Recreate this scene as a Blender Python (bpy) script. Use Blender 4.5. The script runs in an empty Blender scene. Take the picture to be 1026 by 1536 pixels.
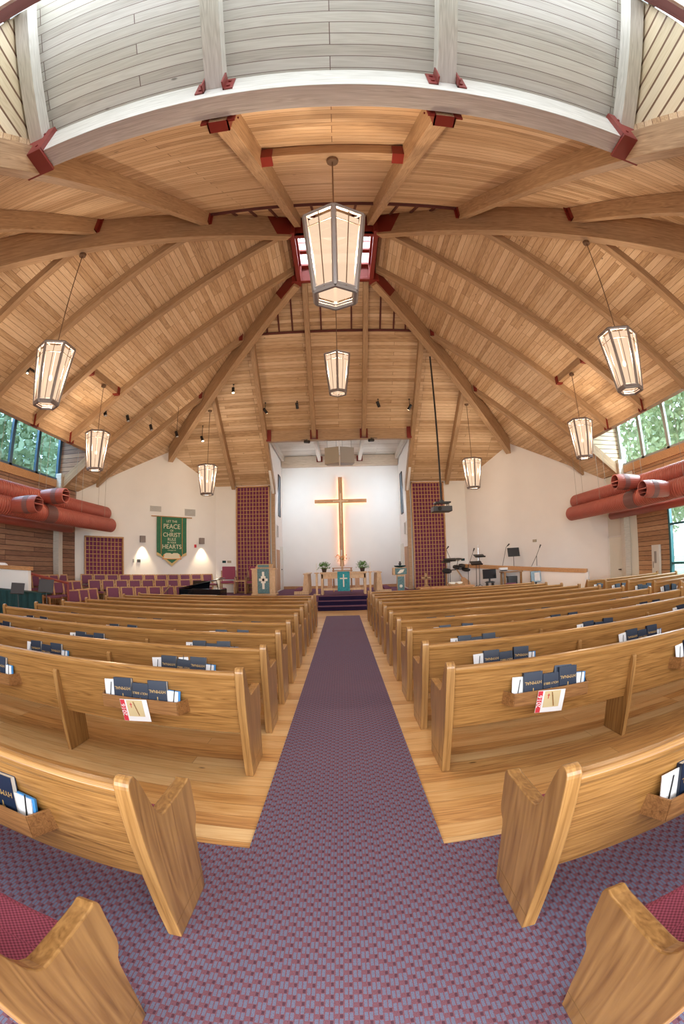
import bpy, math, random
from mathutils import Vector, Matrix
random.seed(7)
R=math.radians
C=bpy.context.scene.collection
V=Vector
# ------------------------------------------------------------------ mesh builder
class MB:
    def __init__(s): s.v=[]; s.f=[]; s.m=[]
    def add(s,vs,fs,mi=0):
        o=len(s.v); s.v+= [tuple(p) for p in vs]
        for f in fs: s.f.append([i+o for i in f]); s.m.append(mi)
        return s
    def box(s,a,b,mi=0,M=None):
        x0,y0,z0=a; x1,y1,z1=b
        vs=[V(p) for p in ((x0,y0,z0),(x1,y0,z0),(x1,y1,z0),(x0,y1,z0),(x0,y0,z1),(x1,y0,z1),(x1,y1,z1),(x0,y1,z1))]
        if M: vs=[M@p for p in vs]
        return s.add(vs,[(0,3,2,1),(4,5,6,7),(0,1,5,4),(1,2,6,5),(2,3,7,6),(3,0,4,7)],mi)
    def prism(s,pts,ax,a,b,mi=0,M=None):
        """2D outline extruded along axis ax ('x','y','z') from a to b"""
        n=len(pts)
        def P(p,t):
            u,w=p
            q=V((t,u,w)) if ax=='x' else (V((u,t,w)) if ax=='y' else V((u,w,t)))
            return M@q if M else q
        vs=[P(p,a) for p in pts]+[P(p,b) for p in pts]
        fs=[list(range(n))[::-1],[n+i for i in range(n)]]+[[i,(i+1)%n,n+(i+1)%n,n+i] for i in range(n)]
        return s.add(vs,fs,mi)
    def tube(s,p0,p1,r,n=10,r1=None,mi=0,cap=True):
        p0=V(p0);p1=V(p1); d=(p1-p0)
        if d.length<1e-6: return s
        q=d.to_track_quat('Z','Y'); r1=r if r1 is None else r1
        vs=[]
        for k in range(n):
            a=2*math.pi*k/n; c=V((math.cos(a),math.sin(a),0))
            vs.append(p0+q@(c*r))
        for k in range(n):
            a=2*math.pi*k/n; c=V((math.cos(a),math.sin(a),0))
            vs.append(p1+q@(c*r1))
        fs=[[k,(k+1)%n,n+(k+1)%n,n+k] for k in range(n)]
        if cap: fs+=[list(range(n))[::-1],[n+i for i in range(n)]]
        return s.add(vs,fs,mi)
    def path(s,pts,r,n=8,mi=0):
        for a,b in zip(pts[:-1],pts[1:]): s.tube(a,b,r,n,mi=mi)
        return s
    def lathe(s,prof,c=(0,0,0),n=20,mi=0,M=None):
        c=V(c); vs=[]
        for r,z in prof:
            for k in range(n):
                a=2*math.pi*k/n; q=V((r*math.cos(a),r*math.sin(a),z))
                vs.append((M@q if M else q)+c)
        fs=[]
        for i in range(len(prof)-1):
            for k in range(n):
                fs.append([i*n+k,i*n+(k+1)%n,(i+1)*n+(k+1)%n,(i+1)*n+k])
        fs+=[list(range(n))[::-1],[(len(prof)-1)*n+k for k in range(n)]]
        return s.add(vs,fs,mi)
    def build(s,name,mat,parent=None,M=None,bevel=0,smooth=False):
        me=bpy.data.meshes.new(name); me.from_pydata(s.v,[],s.f)
        mats=mat if isinstance(mat,(list,tuple)) else [mat]
        for m in mats: me.materials.append(m)
        for p,mi in zip(me.polygons,s.m): p.material_index=mi; p.use_smooth=smooth
        me.update()
        o=bpy.data.objects.new(name,me); C.objects.link(o)
        if M is not None: o.matrix_world=M
        if parent: o.parent=parent
        if bevel:
            b=o.modifiers.new('b','BEVEL'); b.width=bevel; b.segments=2; b.limit_method='ANGLE'; b.angle_limit=R(40)
        return o
def frame(o,u,v):
    """matrix with local x=u, local y=v, local z=u x v, origin o"""
    u=V(u).normalized(); v=V(v); v=(v-u*v.dot(u)).normalized(); w=u.cross(v)
    M=Matrix((u,v,w)).transposed().to_4x4(); M.translation=V(o); return M
def tag(o,label=None,cat=None,group=None,kind=None):
    if label: o['label']=label
    if cat: o['category']=cat
    if group: o['group']=group
    if kind: o['kind']=kind
    return o
def empty(name,loc,rz=0,label=None,cat=None,group=None):
    o=bpy.data.objects.new(name,None); C.objects.link(o); o.location=loc; o.rotation_euler=(0,0,rz); o.empty_display_size=.1
    return tag(o,label,cat,group)
def dup(o,parent=None):
    c=o.copy(); C.objects.link(c); c.parent=parent
    for ch in list(o.children): dup(ch,c)
    return c
def struct(o,label=None,cat=None): return tag(o,label,cat,None,'structure')

# ------------------------------------------------------------------ materials
def nodes(name):
    m=bpy.data.materials.new(name); m.use_nodes=True
    nt=m.node_tree; b=nt.nodes['Principled BSDF']; return m,nt,b
def plain(name,col,rough=.6,metal=0,emit=0,spec=None,var=0,scale=8,ecol=None):
    m,nt,b=nodes(name); L=nt.links
    b.inputs['Roughness'].default_value=rough; b.inputs['Metallic'].default_value=metal
    b.inputs['Base Color'].default_value=(*col,1)
    if spec is not None: b.inputs['Specular IOR Level'].default_value=spec
    if emit:
        b.inputs['Emission Color'].default_value=(*(ecol or col),1); b.inputs['Emission Strength'].default_value=emit
    if var:
        tc=nt.nodes.new('ShaderNodeTexCoord'); n=nt.nodes.new('ShaderNodeTexNoise'); n.inputs['Scale'].default_value=scale; n.inputs['Detail'].default_value=4
        r=nt.nodes.new('ShaderNodeMix'); r.data_type='RGBA'
        r.inputs[6].default_value=(*[c*(1-var) for c in col],1); r.inputs[7].default_value=(*[min(1,c*(1+var)) for c in col],1)
        L.new(tc.outputs['Object'],n.inputs['Vector']); L.new(n.outputs['Fac'],r.inputs[0]); L.new(r.outputs[2],b.inputs['Base Color'])
    return m
def ramp(nt,stops):
    r=nt.nodes.new('ShaderNodeValToRGB'); e=r.color_ramp.elements
    while len(e)<len(stops): e.new(.5)
    for k,(p,c) in enumerate(stops): e[k].position=p; e[k].color=(*c,1)
    return r
def wood(name,lo,hi,rough=.4,scale=3.0,stretch=14,axis=0,dark=.55,coat=0,bump=.05,rings=14):
    """figured grain running along local axis"""
    m,nt,b=nodes(name); L=nt.links
    tc=nt.nodes.new('ShaderNodeTexCoord'); mp=nt.nodes.new('ShaderNodeMapping')
    s=list(stretch) if isinstance(stretch,tuple) else [stretch]*3; s[axis]=1.0
    mp.inputs['Scale'].default_value=s; L.new(tc.outputs['Object'],mp.inputs[0])
    n=nt.nodes.new('ShaderNodeTexNoise'); n.inputs['Scale'].default_value=scale; n.inputs['Detail'].default_value=5; n.inputs['Roughness'].default_value=.6; n.inputs['Distortion'].default_value=.6
    L.new(mp.outputs[0],n.inputs['Vector'])
    n2=nt.nodes.new('ShaderNodeTexNoise'); n2.inputs['Scale'].default_value=scale*.35; n2.inputs['Detail'].default_value=2
    L.new(mp.outputs[0],n2.inputs['Vector'])
    mul=nt.nodes.new('ShaderNodeMath'); mul.operation='MULTIPLY'; mul.inputs[1].default_value=rings
    L.new(n2.outputs['Fac'],mul.inputs[0])
    fr=nt.nodes.new('ShaderNodeMath'); fr.operation='PINGPONG'; fr.inputs[1].default_value=.5; L.new(mul.outputs[0],fr.inputs[0])
    ad=nt.nodes.new('ShaderNodeMath'); ad.operation='MULTIPLY_ADD'; ad.inputs[1].default_value=.55; L.new(fr.outputs[0],ad.inputs[0])
    sc=nt.nodes.new('ShaderNodeMath'); sc.operation='MULTIPLY'; sc.inputs[1].default_value=.8; L.new(n.outputs['Fac'],sc.inputs[0]); L.new(sc.outputs[0],ad.inputs[2])
    dk=tuple(c*dark for c in lo)
    r=ramp(nt,[(.26,dk),(.36,lo),(.75,hi)]); L.new(ad.outputs[0],r.inputs[0]); L.new(r.outputs[0],b.inputs['Base Color'])
    b.inputs['Roughness'].default_value=rough
    if coat: b.inputs['Coat Weight'].default_value=coat; b.inputs['Coat Roughness'].default_value=.25
    bp=nt.nodes.new('ShaderNodeBump'); bp.inputs['Strength'].default_value=bump; bp.inputs['Distance'].default_value=.01
    L.new(ad.outputs[0],bp.inputs['Height']); L.new(bp.outputs[0],b.inputs['Normal'])
    return m
def planks(name,cols,width=.14,length=2.4,rough=.5,gap=.006,gapcol=(.10,.05,.025),knots=True,coat=0,swap=False,offset=.37):
    """boards along local x, courses along local y"""
    m,nt,b=nodes(name); L=nt.links
    tc=nt.nodes.new('ShaderNodeTexCoord'); src=tc.outputs['Object']
    if swap:
        sp=nt.nodes.new('ShaderNodeSeparateXYZ'); cb=nt.nodes.new('ShaderNodeCombineXYZ'); L.new(src,sp.inputs[0])
        L.new(sp.outputs[1],cb.inputs[0]); L.new(sp.outputs[0],cb.inputs[1]); L.new(sp.outputs[2],cb.inputs[2]); src=cb.outputs[0]
    def brick(c1,c2,mo):
        k=nt.nodes.new('ShaderNodeTexBrick'); k.inputs['Scale'].default_value=1; k.inputs['Brick Width'].default_value=length; k.inputs['Row Height'].default_value=width
        k.inputs['Mortar Size'].default_value=gap; k.inputs['Mortar Smooth'].default_value=.1; k.offset=offset; k.offset_frequency=3; k.squash=1
        k.inputs['Color1'].default_value=c1; k.inputs['Color2'].default_value=c2; k.inputs['Mortar'].default_value=mo
        L.new(src,k.inputs['Vector']); return k
    k=brick((0,0,0,1),(1,1,1,1),(0,0,0,1))
    mp=nt.nodes.new('ShaderNodeMapping'); mp.inputs['Scale'].default_value=(.9,13,13); L.new(src,mp.inputs[0])
    # shift the grain per board
    ofs=nt.nodes.new('ShaderNodeVectorMath'); ofs.operation='MULTIPLY_ADD'; ofs.inputs[1].default_value=(7,19,3); L.new(k.outputs['Color'],ofs.inputs[0]); L.new(mp.outputs[0],ofs.inputs[2])
    n=nt.nodes.new('ShaderNodeTexNoise'); n.inputs['Scale'].default_value=2.2; n.inputs['Detail'].default_value=5; n.inputs['Distortion'].default_value=.8; L.new(ofs.outputs[0],n.inputs['Vector'])
    n2=nt.nodes.new('ShaderNodeTexNoise'); n2.inputs['Scale'].default_value=.8; n2.inputs['Detail'].default_value=1; L.new(ofs.outputs[0],n2.inputs['Vector'])
    pp=nt.nodes.new('ShaderNodeMath'); pp.operation='MULTIPLY'; pp.inputs[1].default_value=10; L.new(n2.outputs['Fac'],pp.inputs[0])
    p2=nt.nodes.new('ShaderNodeMath'); p2.operation='PINGPONG'; p2.inputs[1].default_value=.5; L.new(pp.outputs[0],p2.inputs[0])
    bw=nt.nodes.new('ShaderNodeRGBToBW'); L.new(k.outputs['Color'],bw.inputs[0])
    a1=nt.nodes.new('ShaderNodeMath'); a1.operation='MULTIPLY_ADD'; a1.inputs[1].default_value=.45; L.new(bw.outputs[0],a1.inputs[0])
    a2=nt.nodes.new('ShaderNodeMath'); a2.operation='MULTIPLY'; a2.inputs[1].default_value=.45; L.new(n.outputs['Fac'],a2.inputs[0]); L.new(a2.outputs[0],a1.inputs[2])
    a3=nt.nodes.new('ShaderNodeMath'); a3.operation='MULTIPLY_ADD'; a3.inputs[1].default_value=.36; L.new(p2.outputs[0],a3.inputs[0]); L.new(a1.outputs[0],a3.inputs[2])
    r=ramp(nt,[(.12,cols[0]),(.42,cols[1]),(.85,cols[2])]); L.new(a3.outputs[0],r.inputs[0]); col=r.outputs[0]
    if knots:
        vo=nt.nodes.new('ShaderNodeTexVoronoi'); vo.inputs['Scale'].default_value=2.0; m2=nt.nodes.new('ShaderNodeMapping'); m2.inputs['Scale'].default_value=(.7,1.5,1); L.new(src,m2.inputs[0]); L.new(m2.outputs[0],vo.inputs['Vector'])
        lt=nt.nodes.new('ShaderNodeMapRange'); lt.inputs[1].default_value=.03; lt.inputs[2].default_value=.055; lt.inputs[3].default_value=.75; lt.inputs[4].default_value=0; L.new(vo.outputs['Distance'],lt.inputs[0])
        mx=nt.nodes.new('ShaderNodeMix'); mx.data_type='RGBA'; L.new(lt.outputs[0],mx.inputs[0]); L.new(col,mx.inputs[6]); mx.inputs[7].default_value=(*[c*.35 for c in cols[0]],1); col=mx.outputs[2]
    mg=nt.nodes.new('ShaderNodeMix'); mg.data_type='RGBA'; L.new(k.outputs['Fac'],mg.inputs[0]); L.new(col,mg.inputs[6]); mg.inputs[7].default_value=(*gapcol,1)
    L.new(mg.outputs[2],b.inputs['Base Color']); b.inputs['Roughness'].default_value=rough
    if coat: b.inputs['Coat Weight'].default_value=coat; b.inputs['Coat Roughness'].default_value=.2
    bp=nt.nodes.new('ShaderNodeBump'); bp.invert=True; bp.inputs['Strength'].default_value=.5; bp.inputs['Distance'].default_value=.008
    L.new(k.outputs['Fac'],bp.inputs['Height']); L.new(bp.outputs[0],b.inputs['Normal'])
    return m
def carpet_mat(name,blue,red,dark):
    """loop carpet: staggered pairs of short blue-grey bars on a burgundy ribbed ground"""
    m,nt,b=nodes(name); L=nt.links; tc=nt.nodes.new('ShaderNodeTexCoord')
    sp=nt.nodes.new('ShaderNodeSeparateXYZ'); L.new(tc.outputs['Object'],sp.inputs[0])
    def mt(op,a,c=None,d=None):
        n=nt.nodes.new('ShaderNodeMath'); n.operation=op
        for k,v in enumerate((a,c,d)):
            if v is None: continue
            if isinstance(v,(int,float)): n.inputs[k].default_value=v
            else: L.new(v,n.inputs[k])
        return n.outputs[0]
    x=sp.outputs[0]; y=sp.outputs[1]
    nz=nt.nodes.new('ShaderNodeTexNoise'); nz.inputs['Scale'].default_value=150; L.new(tc.outputs['Object'],nz.inputs['Vector'])
    jit=mt('MULTIPLY_ADD',nz.outputs['Fac'],.004,-.002)
    u=mt('DIVIDE',mt('ADD',x,jit),.0165); cu=mt('FLOOR',u); fu=mt('FRACT',u)
    g=mt('MODULO',mt('ABSOLUTE',mt('ADD',cu,400)),4); alt=mt('GREATER_THAN',g,1.5)
    wn=nt.nodes.new('ShaderNodeTexWhiteNoise'); wn.noise_dimensions='1D'; L.new(mt('FLOOR',mt('MULTIPLY',cu,.5)),wn.inputs['W'])
    v=mt('ADD',mt('DIVIDE',mt('ADD',y,jit),.072),mt('ADD',mt('MULTIPLY',alt,.5),mt('MULTIPLY',wn.outputs['Value'],.25)))
    fv=mt('FRACT',v)
    inb=mt('MULTIPLY',mt('LESS_THAN',fv,.60),mt('MULTIPLY',mt('GREATER_THAN',fu,.13),mt('LESS_THAN',fu,.87)))
    odd=mt('MODULO',g,2)
    dk=mt('MULTIPLY',mt('GREATER_THAN',fv,.66),mt('MULTIPLY',mt('LESS_THAN',fv,.94),mt('MULTIPLY',mt('GREATER_THAN',fu,.2),mt('LESS_THAN',fu,.8))))
    m1=nt.nodes.new('ShaderNodeMix'); m1.data_type='RGBA'; L.new(inb,m1.inputs[0]); m1.inputs[6].default_value=(*red,1); m1.inputs[7].default_value=(*blue,1)
    m2=nt.nodes.new('ShaderNodeMix'); m2.data_type='RGBA'; L.new(mt('MULTIPLY',dk,odd),m2.inputs[0]); L.new(m1.outputs[2],m2.inputs[6]); m2.inputs[7].default_value=(*dark,1)
    rib=mt('PINGPONG',mt('DIVIDE',x,.0026),1.0)
    n=nt.nodes.new('ShaderNodeTexNoise'); n.inputs['Scale'].default_value=240; n.inputs['Detail'].default_value=2; L.new(tc.outputs['Object'],n.inputs['Vector'])
    mm=mt('MULTIPLY',mt('MULTIPLY_ADD',rib,.40,.80),mt('MULTIPLY_ADD',n.outputs['Fac'],1.0,.5))
    vm=nt.nodes.new('ShaderNodeVectorMath'); vm.operation='SCALE'; L.new(m2.outputs[2],vm.inputs[0]); L.new(mm,vm.inputs['Scale'])
    L.new(vm.outputs[0],b.inputs['Base Color']); b.inputs['Roughness'].default_value=.95; b.inputs['Specular IOR Level'].default_value=.12
    bp=nt.nodes.new('ShaderNodeBump'); bp.inputs['Strength'].default_value=.4; bp.inputs['Distance'].default_value=.003; L.new(mm,bp.inputs['Height']); L.new(bp.outputs[0],b.inputs['Normal'])
    return m
def fabric(name,col,scale=90,var=.35):
    m,nt,b=nodes(name); L=nt.links; tc=nt.nodes.new('ShaderNodeTexCoord')
    c=nt.nodes.new('ShaderNodeTexChecker'); c.inputs['Scale'].default_value=scale; c.inputs[1].default_value=(*[x*(1+var) for x in col],1); c.inputs[2].default_value=(*[x*(1-var) for x in col],1)
    L.new(tc.outputs['Object'],c.inputs[0]); L.new(c.outputs[0],b.inputs['Base Color']); b.inputs['Roughness'].default_value=.9; b.inputs['Specular IOR Level'].default_value=.2
    return m
def glass_mat(name,tint=(.8,.9,.95),refl=.12):
    m=bpy.data.materials.new(name); m.use_nodes=True; nt=m.node_tree; nt.nodes.clear(); L=nt.links
    o=nt.nodes.new('ShaderNodeOutputMaterial'); t=nt.nodes.new('ShaderNodeBsdfTransparent'); g=nt.nodes.new('ShaderNodeBsdfGlossy'); mx=nt.nodes.new('ShaderNodeMixShader')
    t.inputs[0].default_value=(*tint,1); g.inputs['Roughness'].default_value=.02; mx.inputs[0].default_value=refl
    L.new(t.outputs[0],mx.inputs[1]); L.new(g.outputs[0],mx.inputs[2]); L.new(mx.outputs[0],o.inputs[0]); return m

M={}
M['ceil']=planks('ceiling_boards',[(.29,.17,.085),(.55,.365,.205),(.76,.58,.385)],width=.133,length=3.1,gap=.004,gapcol=(.16,.07,.03),rough=.55)
M['whiteceil']=planks('daylit_white_boards',[(.42,.39,.34),(.58,.55,.49),(.72,.70,.64)],width=.133,length=2.7,gap=.004,gapcol=(.2,.14,.12),rough=.6)  # daylight on the rear bay boards is painted in as this pale tone
M['siding']=planks('brown_siding',[(.13,.06,.04),(.26,.135,.085),(.44,.26,.16)],width=.155,length=4.1,gap=.009,gapcol=(.05,.02,.015),rough=.6)
M['sidingw']=planks('pale_siding',[(.48,.36,.22),(.62,.50,.33),(.72,.61,.44)],width=.155,length=6,gap=.014,gapcol=(.16,.08,.04),rough=.6,knots=False)
M['floor']=planks('pine_floor',[(.34,.13,.034),(.68,.37,.13),(.86,.60,.30)],width=.15,length=3.3,gap=.0012,gapcol=(.2,.07,.02),rough=.3,coat=.35)
M['beam']=wood('glulam',(.32,.195,.105),(.50,.335,.195),rough=.5,scale=1.6,stretch=26)
M['beamw']=wood('daylit_pale_beam',(.52,.49,.43),(.70,.67,.61),rough=.55,scale=1.8,stretch=26,dark=.8)  # overhead bay timbers are natural wood, paled here to paint the daylight on them
M['beamp']=wood('pale_glulam',(.46,.36,.27),(.64,.52,.40),rough=.55,scale=1.6,stretch=26)
M['oak']=wood('oak',(.225,.102,.026),(.40,.205,.062),rough=.33,scale=1.6,stretch=26,axis=0,dark=.5,coat=.3)
M['oakz']=wood('oak_upright',(.235,.110,.030),(.42,.225,.074),rough=.35,scale=1.7,stretch=(30,11,1),axis=2,rings=8,dark=.55,coat=.3)
M['oakl']=wood('light_oak',(.55,.34,.17),(.72,.50,.29),rough=.45,scale=3,stretch=10,axis=2,dark=.7)
M['crosswood']=wood('cross_wood',(.36,.17,.075),(.52,.28,.13),rough=.4,scale=3,stretch=10,axis=2,dark=.7)
M['trimwood']=wood('trim_wood',(.42,.20,.08),(.60,.34,.16),rough=.45,scale=3,stretch=12)
M['redsteel']=plain('red_oxide_steel',(.20,.022,.014),.45,spec=.4)
M['redsteel2']=plain('painted_red_steel',(.25,.045,.038),.4,spec=.5)
M['darkstrip']=plain('dark_red_slat',(.10,.020,.014),.6)
M['white']=plain('white_plaster',(.84,.835,.82),.85,var=.03,scale=2)
M['pinkwhite']=plain('warm_plaster',(.82,.79,.775),.85,var=.03,scale=2)
M['doorwhite']=plain('door_paint',(.72,.72,.66),.5)
M['carpet']=carpet_mat('loop_carpet',(.155,.165,.250),(.195,.085,.112),(.100,.045,.068))
M['pcarpet']=plain('plum_carpet',(.17,.085,.14),.95,var=.15,scale=60,spec=.1)
M['navy']=plain('shaded_riser',(.022,.014,.05),.9,spec=.1)  # same carpet as the treads, with the shade on the risers painted in
M['purple']=fabric('plum_upholstery',(.30,.075,.125),110)
M['purple2']=fabric('mauve_upholstery',(.20,.075,.13),90,.2)
M['panelfab']=plain('plum_fabric_panel',(.20,.05,.11),.95,spec=.1,var=.2,scale=30)
M['lattice']=wood('lattice_wood',(.52,.27,.09),(.68,.40,.16),rough=.5,scale=3,stretch=8,axis=2,dark=.7)
M['black']=plain('black_metal',(.012,.012,.014),.4)
M['gloss']=plain('black_lacquer',(.006,.007,.010),.06,spec=.7)
M['dkgrey']=plain('dark_grey',(.05,.05,.055),.5)
M['grey']=plain('grey_plastic',(.35,.35,.36),.5)
M['bronze']=plain('bronze',(.20,.13,.085),.4,metal=.6)
M['lantern']=plain('lantern_metal',(.25,.21,.195),.45,metal=.3)
M['duct']=plain('red_duct',(.36,.085,.06),.42,spec=.5,var=.12,scale=3)
M['ductband']=plain('duct_band',(.20,.09,.085),.55)
M['teal']=plain('teal_frame',(.02,.12,.13),.4)
M['bluefr']=plain('blue_window_frame',(.06,.12,.19),.4)
M['greyfr']=plain('grey_frame',(.30,.31,.30),.5)
M['glass']=glass_mat('window_glass',(.82,.90,.92),.06)
M['glassb']=glass_mat('tinted_glass',(.62,.76,.86),.08)
M['nb']=plain('navy_cover',(.007,.016,.040),.35,spec=.5)
M['page']=plain('pages',(.72,.70,.64),.8)
M['paper']=plain('white_paper',(.78,.78,.80),.8)
M['bluecard']=plain('blue_card',(.04,.22,.50),.5)
M['red']=plain('red_print',(.60,.03,.05),.6)
M['yellow']=plain('yellow_card',(.62,.50,.28),.7)
M['gold']=plain('gold_print',(.55,.35,.12),.4,metal=.4)
M['green']=plain('banner_green',(.035,.16,.085),.8,var=.35,scale=9)
M['fringe']=plain('gold_fringe',(.62,.47,.22),.8)
M['letter']=plain('cream_lettering',(.72,.68,.50),.7)
M['turq']=plain('turquoise_cloth',(.03,.28,.33),.8,var=.8,scale=26)
M['tapestry']=plain('teal_mosaic_cloth',(.12,.22,.24),.8,var=.8,scale=30)
M['leaf']=plain('leaf_green',(.08,.22,.02),.6,var=.5,scale=20)
M['pot']=plain('dark_pot',(.05,.028,.018),.6)
M['petal']=plain('orange_petal',(.75,.28,.03),.6)
M['candle']=plain('candle_wax',(.80,.76,.66),.5)
M['velvet']=plain('green_velvet',(.006,.045,.05),.85,var=.3,scale=5)
M['vent']=plain('vent_grey',(.33,.31,.28),.5)
M['screen']=plain('dark_screen',(.010,.009,.010),.15)
M['chrome']=plain('chrome',(.6,.6,.62),.2,metal=1)
M['spk']=plain('speaker_cloth',(.42,.36,.28),.8)
M['speakerg']=plain('speaker_grey_cloth',(.40,.38,.36),.8)
M['cymbal']=plain('black_rubber',(.02,.02,.022),.5)
M['skin']=plain('brass',(.55,.36,.14),.35,metal=.8)
M['foliage']=plain('foliage',(.42,.50,.30),.7,var=.6,scale=1.5)
M['bark']=plain('bark',(.10,.07,.045),.9,var=.3,scale=12)
M['lawn']=plain('lawn',(.38,.42,.30),.9,var=.4,scale=.7)
def emis(name,col,st):
    m=bpy.data.materials.new(name); m.use_nodes=True; nt=m.node_tree; nt.nodes.clear()
    o=nt.nodes.new('ShaderNodeOutputMaterial'); e=nt.nodes.new('ShaderNodeEmission'); e.inputs[0].default_value=(*col,1); e.inputs[1].default_value=st
    nt.links.new(e.outputs[0],o.inputs[0]); return m
LANT=470
def pane_mat():
    m=bpy.data.materials.new('lit_lantern_panel'); m.use_nodes=True; nt=m.node_tree; nt.nodes.clear()
    o=nt.nodes.new('ShaderNodeOutputMaterial'); e=nt.nodes.new('ShaderNodeEmission'); e.inputs[0].default_value=(1,.72,.50,1); e.inputs[1].default_value=.52
    t=nt.nodes.new('ShaderNodeBsdfTransparent'); t.inputs[0].default_value=(1,.85,.7,1); mx=nt.nodes.new('ShaderNodeMixShader'); mx.inputs[0].default_value=.84
    nt.links.new(t.outputs[0],mx.inputs[1]); nt.links.new(e.outputs[0],mx.inputs[2]); nt.links.new(mx.outputs[0],o.inputs[0]); return m
M['pane']=pane_mat()
M['bulb']=emis('lit_bulb',(1,.82,.58),6)
M['neon']=emis('warm_light_tube',(1,.40,.17),7)
M['spotlit']=emis('lit_spot_lens',(1,.82,.55),6)

# ------------------------------------------------------------------ dimensions
CY=10.24; RH=1.17; ZC=10.54; SF=.762; SS=.72        # ring centre, half width, ceiling height at ring, slopes
YF=18.81; XW=9.87; YB=21.15; PZ=.32
def fz(y): return 0 if y<2.2 else -.0125*(y-2.2)
def zfront(y): return ZC-SF*(y-CY-RH)
def zside(x): return ZC-SS*(abs(x)-RH)
def zrear(y): return ZC-SS*(CY-RH-y)
YW=0.2
# ------------------------------------------------------------------ setting
def poly_panel(name,o,u,v,pts,mat,th=.1,mi=0):
    """pts are world points lying in the plane; thickness goes behind (+normal)"""
    Mx=frame(o,u,v); inv=Mx.inverted(); P=[inv@V(p) for p in pts]
    area=sum(P[i].x*P[(i+1)%len(P)].y-P[(i+1)%len(P)].x*P[i].y for i in range(len(P)))
    if area<0: P=P[::-1]
    b=MB(); b.prism([(p.x,p.y) for p in P],'z',0,th); return b.build(name,mat,None,Mx)
# floor: level at the back, then falling gently to the front
b=MB(); xs=[-10.2,10.2]; ys=[-3.2,2.2,17.2]
b.add([(x,y,fz(y)) for y in ys for x in xs],[(0,1,3,2),(2,3,5,4)]); b.add([(x,y,-.7) for y in ys for x in xs],[(0,2,3,1),(2,4,5,3)])
struct(b.build('floor',M['floor']),'honey coloured pine board floor under the pews','floor')
b=MB(); b.box((-10,-3.2,.001),(10,2.03,.012)); b.add([(-.54,2.03,.012),(.51,2.03,.012),(.51,2.2,.012),(-.54,2.2,.012),(-.54,14.2,fz(14.2)+.012),(.51,14.2,fz(14.2)+.012),(-.54,14.2,fz(14.2)),(.51,14.2,fz(14.2))],[(0,1,2,3),(3,2,5,4),(4,5,7,6)])
tag(b.build('carpet_runner',M['carpet']),'blue and burgundy patterned carpet running down the centre aisle','carpet')
# platform and steps
b=MB(); b.box((-5.4,16.625,-.6),(5.4,YB,PZ-.002)); struct(b.build('floor_platform',M['pcarpet']),'plum carpeted chancel platform behind the steps','platform')
st=empty('chancel_steps',(0,15.96,0),0,'three plum carpeted steps with shade-darkened risers at the end of the aisle','steps')
for k in range(3):
    z1=-.17+.163*(k+1); z0=z1-.163
    b=MB(); b.box((-.9,.32*k,z0),(.9,.66 if k==2 else .34+.32*k,z1-.02),1); b.box((-.9,.32*k-.02,z1-.022),(.9,.34+.32*k if k<2 else .66,z1),0)
    b.build('step',[M['pcarpet'],M['navy']],st)
st['kind']='structure'
# roof planes
fp=[(-RH,CY+RH),(RH,CY+RH),(7.16,17.07),(5.42,YF),(2.84,YF),(2.84,16.62),(-2.84,16.62),(-2.84,YF),(-5.42,YF),(-7.16,17.07)]
struct(poly_panel('ceiling',(0,CY+RH,ZC),(1,0,0),(0,1,-SF),[(x,y,zfront(y)) for x,y in fp],M['ceil'],.12),'warm pine boarded ceiling slope above the chancel','ceiling')
for sgn,nm in ((-1,'left'),(1,'right')):
    sp=[(RH,CY-RH),(RH,CY+RH),(7.16,17.07),(XW,14.36),(XW,13.08),(8.18,13.08),(8.18,7.40),(XW,7.40),(XW,6.12),(7.0,3.245)]
    pts=[(sgn*x,y,zside(x)) for x,y in sp]
    o=poly_panel('ceiling',(sgn*RH,CY,ZC),(0,sgn,0),(sgn,0,-SS),pts,M['ceil'],.12)
    struct(o,'warm pine boarded ceiling slope on the %s side'%nm,'ceiling')
rp=[(-RH,CY-RH),(RH,CY-RH),(7.0,3.245),(4.12,.37),(2.84,.37),(2.84,2.0),(-2.84,2.0),(-2.84,.37),(-4.12,.37),(-7.0,3.245)]
struct(poly_panel('ceiling',(0,CY-RH,ZC),(-1,0,0),(0,-1,-SS),[(x,y,zrear(y)) for x,y in rp],M['ceil'],.12),'warm pine boarded ceiling slope nearest overhead','ceiling')
# dormers: ceiling rising outward, cheeks, window.  local frame: origin at centre line, u along the opening, d outward
def dormer(nm,cx,cy,ang,dist,end,white,ceilm,cheekm,lab):
    """ang: outward direction"""
    out=V((math.cos(ang),math.sin(ang),0)); u=V((-math.sin(ang),math.cos(ang),0)); c=V((cx,cy,0))
    def P(a,d,z): return c+u*a+out*d+V((0,0,z))
    zc=5.47; rise=.55
    pts=[P(-2.84,dist,zc),P(2.84,dist,zc),P(2.84,end,zc+rise*(end-dist)),P(-2.84,end,zc+rise*(end-dist))]
    vv=out+V((0,0,rise)); uu=u
    if uu.cross(vv).z<0: uu=-u
    struct(poly_panel('ceiling',P(0,dist,zc),uu,vv,pts,ceilm,.1),'%s boarded ceiling of the %s window bay'%('daylight-toned' if white else 'pine',lab),'ceiling')
    zr=lambda d: ZC-SS*(d-RH)-.02
    for s in (-1,1):
        pts=[P(s*2.86,dist,zc),P(s*2.86,end,zc+rise*(end-dist)),P(s*2.86,end,zr(end)),P(s*2.86,dist,zr(dist)-.02)]
        uu=out*(1 if s<0 else -1)
        # normal must point outward of bay
        w=uu.cross(V((0,0,1)))
        if w.dot(u*s)<0: uu=-uu
        struct(poly_panel('wall_%s_bay'%nm,P(s*2.86,dist,zc),uu,(0,0,1),pts,cheekm,.08),None,None)
    return P,zc,rise
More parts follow.
